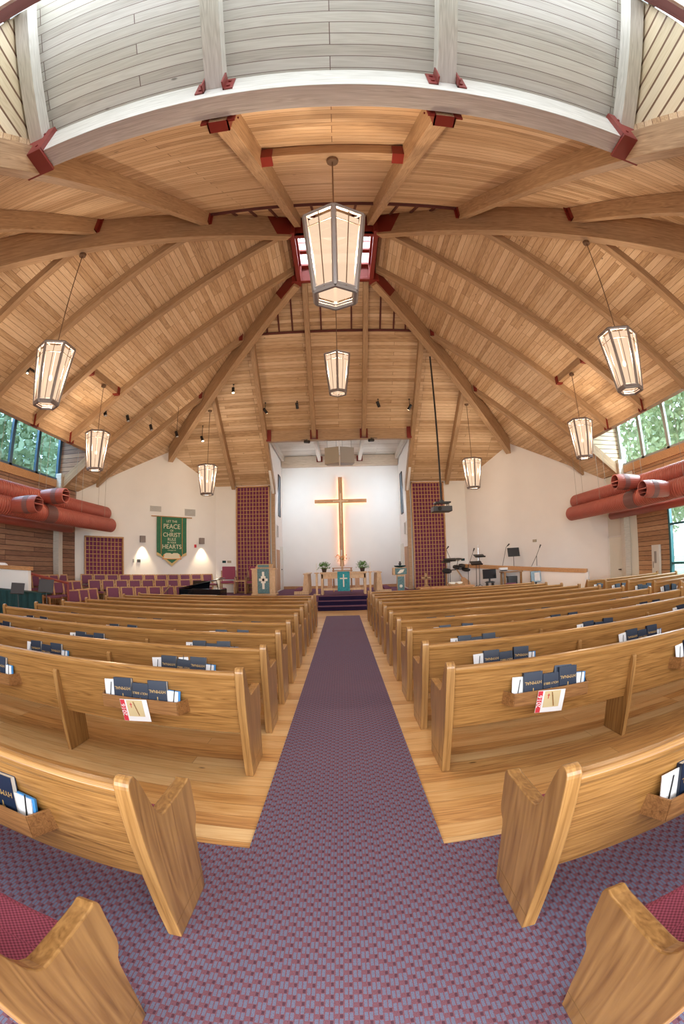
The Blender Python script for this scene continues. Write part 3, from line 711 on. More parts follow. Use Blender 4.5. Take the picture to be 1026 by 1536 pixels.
for s,nm in ((-1,'left'),(1,'right')):
    for i in range(1,9):
        y=rows[i]
        for k,rx in enumerate(rk):
            if i<=3 and rx>y*1.05+.9: continue
            if i==1 and k>0: continue
            if s>0 and i==1: pass
            fill(s*rx,y,i,nm,k,i<=4)
for i,y in enumerate([6.95,7.9,8.95,10.0,10.95]):
    for k,dx in enumerate((-.85,.55)): fill(6.68+LEN2/2+dx,y,i,'right',k,False,'short',1 if i%2 else 0)
# two pamphlets clipped over the front of the racks on the third pews
for s,nm in ((-1,'left'),(1,'right')):
    y=3.0; xc=s*1.49+(-.03 if s<0 else -.02)
    p=empty('pamphlet',(xc,y-.130,fz(y)+.535)); p.rotation_euler=(R(4),R(5*s),0)
    tag(p,'white pamphlet with red 2016 strip hanging on the %s aisle rack'%nm,'pamphlet')
    b=MB(); b.box((-.115,-.002,-.10),(.115,.0,.075)); b.build('sheet',M['paper'],p)
    b=MB(); b.box((-.113,-.0035,-.098),(-.075,-.002,.072)); b.build('red_strip',M['red'],p)
    text('2016',.05,M['paper'],p,(-.094,-.0045,-.01),(R(90),R(-90),0))
    b=MB(); b.box((-.06,-.005,-.06),(.075,-.0035,.07)); b.build('yellow_card',M['yellow'],p)
    b=MB(); b.tube((.0,-.009,.06),(.03,-.009,-.05),.004,6); b.build('pencil',M['oak'],p)
    b=MB(); b.box((-.028,-.006,.01),(-.022,-.005,.05)); b.box((-.036,-.006,.034),(-.014,-.005,.039)); b.build('emblem',M['red'],p)
# open hymnals standing on top of others (near racks)
o=dup(hym); o.location=(1.49+.11,2.955,fz(3)+.61); o.rotation_euler=(R(-14),R(6),0); tag(o,'navy hymnal standing high behind the others, third right pew','book')
o=dup(pad); o.location=(-1.46-.02,3.955-.045,fz(3.955)+.62); o.rotation_euler=(R(-12),R(-8),0); tag(o,'white sheet sticking up behind bibles, fourth left pew','paper')
o=empty('envelope',(2.62,3.25,fz(3.2)+.39)); tag(o,'small white envelope lying on seat behind third right pew','envelope')
b=MB(); b.box((-.07,-.03,.095),(.07,.04,.10)); b.build('sheet',M['paper'],o)

# ------------------------------------------------------------------ lanterns
def lantern(x,y,zb_,zm,label):
    root=empty('pendant_lantern',(x,y,zb_)); tag(root,label,'lamp','hexagonal pendant lanterns')
    H=1.0; r0=.215; r1=.345; hexa=[R(30+60*k) for k in range(6)]
    def P(k,t,rr=0): r=r0+(r1-r0)*t+rr; return V((r*math.cos(hexa[k%6]),r*math.sin(hexa[k%6]),H*t))
    f=MB()
    for k in range(6):
        f.tube(P(k,0),P(k,1),.028,6); f.tube(P(k,0),P(k+1,0),.026,6); f.tube(P(k,1),P(k+1,1),.03,6); f.tube(P(k,.035),P(k+1,.035),.024,6)
    f.tube((0,0,H),(0,0,H+.10),.02,8)
    for k in range(3): f.tube(P(k,1),P(k+3,1),.010,6)
    f.build('frame',M['lantern'],root)
    m=MB()
    for k in range(6):
        a=(P(k,0)+P(k+1,0))/2; c=(P(k,1)+P(k+1,1))/2; n=V((a.x,a.y,0)).normalized()*.014
        m.tube(a+n,c+n,.006,6); m.tube(P(k,.83)+n*.3,P(k+1,.83)+n*.3,.006,6)
    m.build('muntin',M['bronze'],root)
    for k in range(6):
        b=MB(); i=.040
        q=[P(k,.062,-i),P(k+1,.062,-i),P(k+1,.955,-i),P(k,.955,-i)]
        b.add(q,[(0,1,2,3)]); b.build('light_panel',M['pane'],root)
    b=MB(); q=[P(k,.062,-.040) for k in range(6)]; b.add(q,[tuple(range(6))]); b.build('bottom_panel',M['pane'],root)
    b=MB(); q=[P(k,.955,-.040) for k in range(6)]; b.add(q,[tuple(range(6))]); b.build('top_diffuser',M['pane'],root)  # unseen cap, added to even out the light thrown on the ceiling
    b=MB(); b.tube((0,0,H+.08),(0,0,zm-zb_),.009,8); b.build('rod',M['bronze'],root)
    b=MB(); b.lathe([(.07,-.05),(.075,-.01),(.075,.0)],(0,0,zm-zb_),12); b.build('canopy',M['bronze'],root)
    b=MB(); b.lathe([(.012,0),(.03,.02),(.035,.06),(.02,.10)],(0,0,.42),10); b.tube((0,0,.5),(0,0,1.0),.008,6); b.build('bulb',M['bulb'],root)
    li=bpy.data.lights.new('lantern_light','POINT'); li.energy=LANT; li.color=(1,.90,.77); li.shadow_soft_size=.10
    lo=bpy.data.objects.new('lantern_light',li); C.objects.link(lo); lo.location=(x,y,zb_+.62)
    return root
lantern(0,3.66,4.06,zrear(3.6)-.27,'largest looking lantern, hanging overhead in front of the skylight')
lantern(0,CY+.0,5.62,10.55,'small looking lantern on long rod, centred above the cross')
for s,nm in ((-1,'left'),(1,'right')):
    lantern(s*4.67,5.57,4.05,7.14,'nearest %s lantern hanging from the massive hip beam'%nm)
    lantern(s*6.46,CY,4.0,6.40,'%s lantern hanging from trimmer near the window bay'%nm)
    lantern(s*4.61,14.85,3.95,7.02,'farthest %s lantern hanging before the plaster gable wall'%nm)

# ------------------------------------------------------------------ lattice panels
def lattice(label,o,u,w,z0,z1,nc,nr,back='panelfab'):
    u=V(u).normalized(); n=V((0,0,1)).cross(u)      # faces -n... room side chosen by caller
    root=empty('lattice_panel',(o[0],o[1],z0)); tag(root,label,'lattice')
    Mx=frame((0,0,0),u,(0,0,1)); h=z1-z0
    # local z of Mx = u x z ; room side = +local z
    b=MB(); b.box((0,0,.004),(w,h,.012),0,Mx); b.build('fabric_backing',M[back],root)
    b=MB(); t=.055
    b.box((0,0,.0),(t,h,.13),0,Mx); b.box((w-t,0,0),(w,h,.13),0,Mx); b.box((0,h-t,0),(w,h,.13),0,Mx); b.box((0,0,0),(w,t,.13),0,Mx); b.build('frame',M['trimwood'],root)
    b=MB(); g=.009
    for k in range(1,nc): x=t+(w-2*t)*k/nc; b.box((x-g,t,.02),(x+g,h-t,.075),0,Mx)
    for k in range(1,nr): z=t+(h-2*t)*k/nr; b.box((t,z-g,.022),(w-t,z+g,.073),0,Mx)
    b.build('lattice_bars',M['lattice'],root); return root
lattice('tall lattice panel over plum fabric, left of the chancel recess',(-4.48,YF-.002),(1,0,0),1.47,PZ,4.86,10,27)
lattice('tall lattice panel over plum fabric, right of the chancel recess',(3.01,YF-.002),(1,0,0),1.42,PZ,4.86,10,27)
q=V((1,1,0)).normalized()
lattice('square lattice panel low on the left gable wall',(-9.60+.01,14.62,0),(1,1,0),1.63,1.06,2.56,10,9)
for s in (-1,1):
    # small lattice on the niche side wall
    if s<0: lattice('narrow lattice on the left side wall of chancel recess',(-2.795,20.2-.05,0),(0,-1,0) ,1.0,PZ+.05,2.15,5,9,'trimwood')
    else: lattice('narrow lattice on the right side wall of chancel recess',(2.795,18.95,0),(0,1,0),1.0,PZ+.05,2.15,5,9,'trimwood')

# ------------------------------------------------------------------ cross, altar and chancel furniture
r=empty('wall_cross',(0,YB-.16,0)); tag(r,'large wooden cross with glowing edges on the white wall','cross')
b=MB(); b.box((-.10,-.05,1.35),(.10,.05,5.56)); b.build('upright',M['crosswood'],r,None,.006)
b=MB(); b.box((-1.22,-.052,4.33),(1.22,.048,4.50)); b.build('arm',wood('cross_arm_wood',(.36,.17,.075),(.52,.28,.13),.4,3,10,0,.7),r,None,.006)
b=MB(); b.box((-.035,-.075,3.35),(.035,-.05,4.78)); b.box((-.36,-.076,4.38),(.36,-.052,4.44)); b.build('inlay_cross',M['oakl'],r,None,.003)
b=MB()
for x in (-.075,.075): b.tube((x,.10,1.5),(x,.10,5.5),.012,6)
for z in (4.36,4.47): b.tube((-1.18,.10,z),(1.18,.10,z),.012,6)
b.build('light_tube',M['neon'],r)
# altar
r=empty('altar_table',(.04,17.1,PZ)); tag(r,'pale oak altar table behind the top step','table')
b=MB(); b.box((-.90,-.05,.80),(.90,.70,.86)); b.build('table_top',M['oakl'],r,None,.006)
b=MB(); b.box((-.84,.0,.62),(.84,.03,.80)); b.box((-.84,.62,.62),(.84,.65,.80)); b.box((-.80,.0,.17),(.80,.05,.25)); b.build('apron',M['oakl'],r,None,.004)
for x in (-.82,.82):
    for y in (.0,.58):
        b=MB(); b.box((x-.045,y,0),(x+.045,y+.08,.8)); b.build('leg',M['oakl'],r,None,.004)
for x in (-.52,.52):
    b=MB(); b.box((x-.085,.02,.25),(x+.085,.06,.64)); b.box((x-.012,.005,.30),(x+.012,.02,.60)); b.box((x-.06,.005,.47),(x+.06,.02,.50)); b.build('cross_panel',M['crosswood'],r,None,.003)
c=empty('altar_cloth',(.04,17.04,PZ)); tag(c,'turquoise mosaic altar cloth with pale cross hanging over table front','cloth')
b=MB(); b.box((-.23,-.012,.14),(.23,-.004,.875)); b.box((-.23,-.012,.866),(.23,.40,.875)); b.build('cloth',M['turq'],c)
b=MB(); b.box((-.022,-.018,.30),(.022,-.012,.78)); b.box((-.14,-.018,.60),(.14,-.012,.645)); b.build('cross_motif',M['candle'],c)
def plant(x,y,z,label,scale=1):
    r=empty('potted_plant',(x,y,z)); tag(r,label,'plant','potted plants on the altar')
    b=MB(); b.lathe([(.075,0),(.105,.15),(.11,.17),(.10,.17)],(0,0,0),14); b.build('pot',M['pot'],r,smooth=False)
    b=MB(); rnd=random.Random(int(x*100))
    for k in range(420):
        a=rnd.uniform(0,6.283); e=rnd.uniform(.0,1.3); rad=rnd.uniform(.10,.26)*scale; c=V((math.cos(a)*math.cos(e)*rad,math.sin(a)*math.cos(e)*rad,.17+math.sin(e)*rad*.95-.04*rad/.2*(e<.3)))
        t=V((rnd.uniform(-1,1),rnd.uniform(-1,1),rnd.uniform(-.5,1))).normalized(); n=t.cross(V((rnd.uniform(-1,1),.3,rnd.uniform(-1,1)))).normalized(); s=rnd.uniform(.02,.04)
        b.add([c,c+t*s+n*s*.45,c+t*s*2,c+t*s-n*s*.45],[(0,1,2,3)])
    b.build('leaves',M['leaf'],r); return r
plant(-.70,17.45,PZ+.86,'leafy green plant at the left end of the altar')
plant(.78,17.45,PZ+.86,'leafy green plant at the right end of the altar')
for x,nm in ((-.98,'left'),(1.05,'right')):
    r=empty('candle_stand',(x,17.1,PZ)); tag(r,'wooden floor candle stand at the %s of the altar'%nm,'candle stand')
    b=MB(); b.box((-.12,-.12,0),(.12,.12,.03)); b.box((-.04,-.04,.03),(.04,.04,.82)); b.box((-.085,-.085,.82),(.085,.085,.86)); b.build('post',M['oakl'],r,None,.004)
    b=MB(); b.lathe([(.014,0),(.014,.34),(.004,.36)],(0,0,.86),8); b.build('candle',M['candle'],r)
r=empty('altar_shelf',(.0,18.6,PZ)); tag(r,'wooden shelf unit standing behind the altar','shelf')
b=MB(); b.box((-.42,0,.86),(.42,.3,.90)); b.box((-.42,0,.98),(.42,.3,1.01)); b.box((-.40,0.02,0),(-.34,.28,.98)); b.box((.34,.02,0),(.40,.28,.98)); b.build('board',M['crosswood'],r)
b=MB(); b.box((-.045,.1,.9),(.045,.2,1.32)); b.build('flower_post',M['oakl'],r)
r=empty('flower_arrangement',(0,18.75,PZ+1.32)); tag(r,'orange flowers below the cross on a wooden post','flowers')
b=MB(); rnd=random.Random(3)
for k in range(70):
    c=V((rnd.gauss(0,.13),rnd.gauss(0,.05),rnd.uniform(.0,.2))); s=.03; t=V((rnd.uniform(-1,1),rnd.uniform(-1,1),rnd.uniform(-1,1))).normalized(); n=t.cross(V((0,0,1))).normalized()
    b.add([c,c+t*s+n*s,c+t*2*s,c+t*s-n*s],[(0,1,2,3)])
b.build('petals',M['petal'],r)
b=MB()
for k in range(60):
    c=V((rnd.gauss(0,.14),rnd.gauss(0,.05),rnd.uniform(-.04,.12))); s=.03; t=V((rnd.uniform(-1,1),rnd.uniform(-1,1),rnd.uniform(-1,1))).normalized(); n=t.cross(V((0,0,1))).normalized()
    b.add([c,c+t*s+n*s*.4,c+t*2*s,c+t*s-n*s*.4],[(0,1,2,3)])
b.build('leaves',M['leaf'],r)
b=MB(); b.lathe([(.035,0),(.035,.42),(.005,.44)],(-.02,18.75,PZ+1.32),10); tag(b.build('pillar_candle',M['candle']),'tall white candle among the flowers before the cross','candle')
# altar rail kneelers
for s,nm in ((-1,'left'),(1,'right')):
    r=empty('altar_rail',(s*1.55,17.5,PZ)); tag(r,'oak communion rail with kneeler on the %s of the altar'%nm,'rail')
    for k in range(4):
        b=MB(); y=.55*k; b.prism([(s*.02,.0),(s*-.24,.0),(s*-.24,.06),(s*-.20,.80),(s*-.06,.80),(s*.02,.06)] if True else [],'y',y-.03,y+.03); b.build('upright',M['oakl'],r,None,.004)
    b=MB(); b.box((min(s*-.25,s*-.02),-.05,.78),(max(s*-.25,s*-.02),1.75,.82)); b.build('rail_top',M['oakl'],r,None,.004)
    b=MB(); b.box((min(0,s*.34),-.12,0),(max(0,s*.34),.0,.13)); b.box((min(s*-.24,0),-.12,0),(max(s*-.24,0),0,.13)); b.box((min(.0,s*.32),0,0),(max(.0,s*.32),1.7,.12)); b.build('kneeler_base',M['oakl'],r,None,.004)
    b=MB(); b.box((min(s*.06,s*.34),0,.13),(max(s*.06,s*.34),1.65,.20)); b.build('kneeler_cushion',M['purple2'],r,None,.015)
# pulpit left
r=empty('pulpit',(-3.05,17.2,PZ)); tag(r,'wide pale oak pulpit with tapestry cloth, left of the steps','pulpit')
b=MB(); b.box((-.46,0,.05),(.46,.55,1.0)); b.box((-.50,-.03,0),(.50,.58,.06)); b.box((-.50,-.03,1.0),(.50,.58,1.05)); b.build('body',M['oakl'],r,None,.006)
b=MB(); b.prism([(.05,1.05),(.5,1.05),(.5,1.22),(.05,1.08)],'x',-.32,.32); b.build('reading_desk',M['oakl'],r,None,.004)
b=MB(); b.box((-.23,-.045,.08),(.23,-.03,1.04)); b.box((-.22,.0,1.09),(.22,.02,1.19)); b.build('cloth',M['tapestry'],r)
b=MB(); b.box((-.045,-.055,.25),(.045,-.045,.92)); b.box((-.17,-.055,.56),(.17,-.045,.66)); b.box((-.09,-.052,.48),(.09,-.045,.75)); b.build('cross_motif',M['candle'],r)
# lectern right
r=empty('lectern',(2.22,17.2,PZ)); tag(r,'narrow oak lectern with blue cloth and basin, right of the steps','lectern')
b=MB(); b.box((-.12,0,0),(.16,.22,.72)); b.box((-.2,-.02,0),(.24,.3,.05)); b.build('stem',M['oakl'],r,None,.004)
b=MB(); b.box((-.27,-.03,.68),(.26,.4,.96)); b.build('desk',M['oakl'],r,None,.006)
b=MB(); b.box((-.11,-.012,.06),(.15,-.004,.62)); b.box((-.20,-.05,.70),(.25,-.03,.94)); b.build('cloth',M['tapestry'],r)
b=MB(); b.prism([(-.12,.74),(.0,.88),(.16,.90),(.10,.78),(-.02,.74)],'y',-.06,-.05); b.build('dove_motif',M['candle'],r)
b=MB(); b.lathe([(.06,0),(.06,.01)],(.02,-.012,.25),12,0,Matrix.Rotation(R(90),4,'X')); b.build('round_motif',M['candle'],r)
b=MB(); b.lathe([(.05,.0),(.2,.03),(.24,.08),(.22,.08)],(.02,.18,.96),16); b.build('basin',M['velvet'],r)
b=MB(); b.lathe([(.03,.0),(.06,.06),(.03,.12),(.04,.16)],(.02,.18,1.04),10); b.build('shell',M['dkgrey'],r)

# ------------------------------------------------------------------ choir chairs
M['chairoak']=wood('chair_oak',(.42,.23,.10),(.60,.38,.19),rough=.4,scale=2,stretch=12,axis=2)
def chair_proto():
    r=empty('choir_chair',(0,0,0))
    # faces -y
    for sx in (-1,1):
        b=MB(); b.prism([(-.24,0),(-.19,0),(-.17,.44),(.16,.44),(.18,0),(.23,0),(.205,.44),(.27,.86),(.235,.86),(.16,.47),(-.22,.47)],'x',sx*.235-.02,sx*.235+.02); b.build('side_frame',M['chairoak'],r,None,.003)
    b=MB(); b.box((-.22,-.23,.41),(.22,.18,.43)); b.box((-.22,-.22,.14),(.22,-.20,.17)); b.box((-.22,.19,.2),(.22,.21,.24)); b.build('rail',M['oak'],r)
    b=MB(); b.box((-.225,-.24,.43),(.225,.18,.485)); b.build('seat',M['purple2'],r,None,.015)
    Mx=Matrix.Translation((0,.205,.53))@Matrix.Rotation(R(-9),4,'X')
    b=MB(); b.box((-.195,-.02,.0),(.195,.022,.32),0,Mx); b.build('backrest',M['purple2'],r,None,.012)
    b=MB(); b.box((-.245,-.02,.315),(.245,.02,.355),0,Mx); b.box((-.245,-.02,-.05),(-.20,.02,.32),0,Mx); b.box((.20,-.02,-.05),(.245,.02,.32),0,Mx); b.build('top_rail',M['chairoak'],r,None,.004)
    return r
ch=chair_proto()
import math as _m
# rows measured along the gable wall and the left wall
rowsA=[('back',.42,.25,[(.45+.53*k) for k in range(11)]),('middle',1.35,.08,[(.55+.53*k) for k in range(10)]),('front',2.3,-.12,[(1.0+.53*k) for k in range(9)])]
def placec(x,y,z,rz,label,group):
    if 'chair' not in used: used['chair']=1; o=ch
    else: o=dup(ch)
    o.location=(x,y,z); o.rotation_euler=(0,0,rz); tag(o,label,'chair',group)
nx={'back':11,'middle':9,'front':7}
for rn,dd,z,ss in rowsA:
    for j,s_ in enumerate(ss):
        if j>=nx[rn]: continue
        x=-XW+s_*.7071+dd*.7071; y=14.36+s_*.7071-dd*.7071
        placec(x,y,z,R(45),'plum upholstered oak choir chair, %s row, %s from left along gable wall'%(rn,ordw[j] if j else 'first'),'choir chairs facing the pews')
rowsB=[('back',-9.35,.25,[13.0,12.45,11.9,11.35,10.9]),('middle',-8.45,.08,[12.6,12.05,11.5,10.95]),('front',-7.6,-.12,[12.3,11.75,11.2])]
for rn,x,z,ys_ in rowsB:
    for j,y in enumerate(ys_):
        placec(x,y,z,R(72),'plum upholstered oak choir chair, %s row beside board wall, %s from corner'%(rn,ordw[j] if j else 'first'),'choir chairs beside the board wall')
# risers under them
for dd0,dd1,z,nm in ((0,.88,.25,'upper'),(.88,1.82,.08,'lower')):
    b=MB(); 
    A=V((-XW,14.36,0)); u=q; n=V((1,-1,0)).normalized()
    Mx=frame(A,u,(0,0,1)); b.box((-.0,-.5,.0),(5.6,z,dd1),0,Mx)
    b.box((-XW,10.6,-.5),(-XW+dd1+.1,14.36+.4,z-.003))
    o=b.build('floor_riser',M['trimwood']); struct(o,'%s wooden choir riser along the corner walls'%nm,'riser')
# clergy chairs
def armchair(x,y,rz,label):
    r=empty('clergy_chair',(x,y,PZ),rz,label,'chair','clergy chairs beside the lattice')
    for sx in (-1,1):
        b=MB(); b.box((sx*.31-.025,-.28,0),(sx*.31+.025,-.23,.66)); b.box((sx*.31-.025,.24,0),(sx*.31+.025,.29,.95)); b.box((sx*.31-.03,-.3,.64),(sx*.31+.03,.28,.68)); b.build('side_frame',M['oak'],r,None,.004)
    b=MB(); b.box((-.29,-.28,.40),(.29,.26,.43)); b.build('rail',M['oak'],r)
    b=MB(); b.box((-.28,-.29,.43),(.28,.24,.52)); b.build('seat',M['purple'],r,None,.02)
    b=MB(); b.box((-.28,.22,.58),(.28,.28,1.12)); b.build('backrest',M['purple'],r,None,.02)
armchair(-4.75,18.3,R(8),'plum clergy armchair left of the little side table')
armchair(-3.62,18.3,R(0),'plum clergy armchair before the left lattice, beside the pulpit')
r=empty('side_table',(-4.22,18.25,PZ),0,'small light wood side table between two clergy chairs','table')
b=MB(); b.box((-.26,-.2,.50),(.26,.2,.53)); b.build('table_top',M['oakl'],r,None,.004)
for x in (-.23,.23):
    for y in (-.17,.17): b=MB(); b.box((x-.02,y-.02,0),(x+.02,y+.02,.5)); b.build('leg',M['oakl'],r)
# piano
r=empty('grand_piano',(-4.62,14.55,fz(14.5)),R(0)); tag(r,'black grand piano with raised lid beside the choir chairs','piano')
out=[(-.75,-.35),(-.75,.95),(-.6,1.2),(-.2,1.25),(.1,1.0),(.3,.6),(.62,.35),(.78,.1),(.78,-.35)]
out=[(-.72,-.6),(.72,-.6),(.78,.0),(.66,.35),(.3,.55),(.0,.9),(-.3,1.1),(-.6,1.05),(-.72,.8)]
b=MB(); b.prism(out,'z',.62,.90); b.build('case',M['gloss'],r,None,.01)
b=MB(); b.box((-.70,-.80,.60),(.70,-.6,.70)); b.build('key_bed',M['gloss'],r,None,.006)
b=MB(); b.box((-.62,-.78,.70),(.62,-.64,.72)); b.build('keys',M['candle'],r)
Mx=Matrix.Translation((-.72,.2,.90))@Matrix.Rotation(R(-13),4,'Y'); 
b=MB(); b.prism([(x+.72,y-.2) for x,y in out],'z',0,.025,0,Mx); b.build('lid',M['gloss'],r,None,.004)
b=MB(); b.tube((.45,.1,.9),(.40,.1,1.15),.012,6); b.build('lid_prop',M['gloss'],r)
for x,y in ((-.6,-.5),(.6,-.5),(-.4,.8)): b=MB(); b.tube((x,y,0),(x,y,.62),.035,8,.055); b.build('leg',M['gloss'],r)
b=MB(); b.prism([(0,0),(.0,.02),(.16,.26),(.17,.24)],'x',-.3,.3); o=b.build('music_desk',M['gloss'],r); o.location=(0,-.45,.90)
# ------------------------------------------------------------------ banner
O=V((-7.42,16.81,0))+V((.03,-.03,0)); n=V((1,-1,0)).normalized()
r=empty('banner',(O.x+n.x*.03,O.y+n.y*.03,0)); tag(r,'green cloth banner with scripture lettering on the left gable wall','banner')
Mx=frame((0,0,0),q,(0,0,1))
W=1.36
b=MB(); b.prism([(0,3.45),(0,1.90),(.24,1.82),(.68,1.45),(1.12,1.82),(W,1.90),(W,3.45)][::-1],'z',0,.012,0,Mx); b.build('cloth',M['fringe'],r)
b=MB(); b.prism([(0,3.45),(0,2.02),(.2,1.93),(.22,1.88),(.68,1.58),(1.14,1.88),(1.16,1.93),(W,2.02),(W,3.45)][::-1],'z',.012,.018,0,Mx); b.build('green_field',M['green'],r)
b=MB(); 
for x in (.20,1.16): b.box((x-.008,1.95,.018),(x+.008,3.43,.022),0,Mx)
b.build('stripe',M['petal'],r)
b=MB(); b.tube(Mx@V((-.25,3.46,.02)),Mx@V((W+.25,3.46,.02)),.018,8); b.build('pole',M['trimwood'],r)
for s_,z,sz in (('LET THE',3.27,.13),('PEACE',3.06,.27),('OF',2.89,.12),('CHRIST',2.72,.24),('RULE',2.54,.17),('IN YOUR',2.41,.10),('HEARTS',2.24,.25),('Colossians 3:15',2.10,.06)):
    t=text(s_,sz,M['letter'],r,(0,0,0),(0,0,0),ext=.002); t.matrix_local=Mx@Matrix.Translation((W/2,z,.021))
b=MB(); b.prism([(.26,1.78),(.30,1.92),(.42,1.99),(.60,1.99),(.68,1.95),(.76,1.99),(.94,1.99),(1.06,1.92),(1.10,1.78),(.72,1.74),(.64,1.74)][::-1],'z',.018,.024,0,Mx); b.build('book_motif',M['letter'],r)
b=MB(); b.prism([(.24,1.74),(1.12,1.74),(1.10,1.78),(.72,1.76),(.64,1.76),(.26,1.78)],'z',.019,.026,0,Mx); b.prism([(.30,1.92),(.26,1.80),(.30,1.80),(.35,1.92)][::-1],'z',.024,.027,0,Mx); b.prism([(1.06,1.92),(1.10,1.80),(1.06,1.80),(1.01,1.92)],'z',.024,.027,0,Mx); b.build('book_edge',M['petal'],r)
def onwall(name,xy,z,w,h,d,mat,label,cat,chamfer=True,slats=0,group=None):
    Mx=frame((xy[0],xy[1],0),q if chamfer==True else (V((1,-1,0)) if chamfer=='R' else V((1,0,0))),(0,0,1))
    root=empty(name,(xy[0],xy[1],z)); tag(root,label,cat,group); Mi=frame((0,0,0),Mx.to_3x3().col[0],(0,0,1))
    b=MB(); b.box((-w/2,-h/2,0),(w/2,h/2,d),0,Mi)
    if not slats: b.build('body',mat,root,None,.004); return root,Mi
    b.build('frame',M['white'],root,None,.004); b=MB()
    for k in range(slats):
        y=-h/2+.03+(h-.06)*k/slats; b.box((-w/2+.03,y,d),(w/2-.03,y+(h-.06)/slats*.6,d+.012),0,Mi)
    b.build('louvre',mat,root); return root,Mi
onwall('air_vent',(-7.45,16.78),3.76,.56,.28,.02,M['vent'],'louvred wall vent above the left end of the banner','vent',True,8)
onwall('air_vent',(-6.32,17.91),3.70,.56,.34,.02,M['vent'],'louvred wall vent above the right end of the banner','vent',True,9)
for xy,nm in (((-7.85,16.38),'left'),((-5.93,18.30),'right')):
    root,Mi=onwall('wall_sconce',xy,2.52,.22,.26,.11,M['lantern'],'small box wall sconce to the %s of the banner'%nm,'lamp',True)
    n3=Mi.to_3x3().col[2]
    li=bpy.data.lights.new('sconce_light','SPOT'); li.energy=60; li.color=(1,.78,.5); li.spot_size=R(75); li.spot_blend=.6; li.shadow_soft_size=.04
    lo=bpy.data.objects.new('sconce_light',li); C.objects.link(lo); lo.location=(xy[0]+n3.x*.16,xy[1]+n3.y*.16,2.40); lo.rotation_euler=(0,0,0)
onwall('fire_alarm',(-6.14,18.09),2.30,.09,.13,.05,M['red'],'small red fire alarm box between banner and sconce','alarm')
onwall('thermostat',(-8.13,16.10),1.66,.07,.13,.03,M['greyfr'],'small grey wall switch left of the banner','switch')
onwall('thermostat',(-7.96,16.27),1.66,.14,.12,.03,M['dkgrey'],'small thermostat beside the grey wall switch','thermostat')
onwall('exit_plate',(-5.05,YF),1.64,.16,.10,.02,M['velvet'],'tiny green plate on the plaster left of lattice','plate',False)
onwall('exit_plate',(-4.82,YF),1.64,.18,.10,.02,M['spk'],'tiny tan plate beside the green plate','plate',False)
onwall('exit_plate',(5.18,YF),1.48,.16,.10,.02,M['velvet'],'tiny green plate on plaster right of lattice','plate',False)
onwall('exit_plate',(4.90,YF),1.48,.26,.10,.02,M['spk'],'tiny tan plate beside right green plate','plate',False)
onwall('wall_sensor',(7.65,16.58),2.08,.16,.10,.04,M['spk'],'small beige sensor on the right gable wall','sensor','R')
# niche side windows, vents and doors
for s,nm in ((-1,'left'),(1,'right')):
    w=empty('window_%d'%(5 if s<0 else 6),(s*2.79,20.1,4.6)); struct(w,'tall narrow window high in the %s side of chancel recess'%nm,'window')
    b=MB(); 
    for y in (-.32,.28): b.box((-.03,y,-.95),(.03,y+.04,.95))
    for z in (-.95,.91): b.box((-.03,-.32,z),(.03,.32,z+.04))
    b.build('window_frame',M['dkgrey'],w); b=MB(); b.box((-.012,-.3,-.93),(.012,.3,.93)); b.build('pane',M['bluefr'],w)
    r_=empty('air_vent',(s*2.78,19.3,2.95)); tag(r_,'louvred vent on the %s side wall of the chancel recess'%nm,'vent')
    b=MB(); b.box((-.02,-.25,-.28),(.02,.25,.28)); b.build('frame',M['white'],r_)
    b=MB(); 
    for k in range(9): b.box((-.035,-.21,-.25+k*.056),(.035,.21,-.22+k*.056))
    b.build('louvre',M['vent'],r_)
    d=empty('door_%d'%(1 if s<0 else 2),(s*2.79,20.65,PZ)); struct(d,'white door at the far end of %s recess wall'%nm,'door')
    b=MB(); b.box((-.025,-.4,0),(.025,.4,2.0)); b.build('door_panel',M['doorwhite'],d,None,.004)
    b=MB(); b.lathe([(.03,-.02),(.03,.02)],(-s*.05,-.32,.95),10); b.build('door_handle',M['black'],d)
d=empty('door_3',(XW-.01,13.85,fz(13.8))); struct(d,'white door in the white right wall beside the post','door')
b=MB(); b.box((-.03,-.42,0),(.0,.42,2.1)); b.build('door_panel',M['doorwhite'],d,None,.006)
b=MB(); 
for y in (-.47,.42): b.box((-.045,y,0),(.0,y+.05,2.15))
b.box((-.045,-.47,2.1),(0,.47,2.15)); b.build('door_frame',M['white'],d)
b=MB(); b.box((-.1,-.36,.93),(-.02,-.24,.96)); b.build('door_handle',M['black'],d)
r=empty('notice_board',(XW-.02,11.35,.95)); tag(r,'narrow white cabinet with dark slot on the golden board wall','cabinet')
b=MB(); b.box((-.10,-.2,-.75),(.0,.2,.62)); b.build('cabinet_body',M['doorwhite'],r,None,.006); b=MB(); b.box((-.108,-.06,.05),(-.10,.06,.42)); b.build('slot_window',M['vent'],r); b=MB(); b.box((-.11,.1,-.1),(-.10,.14,.1)); b.build('handle',M['vent'],r)

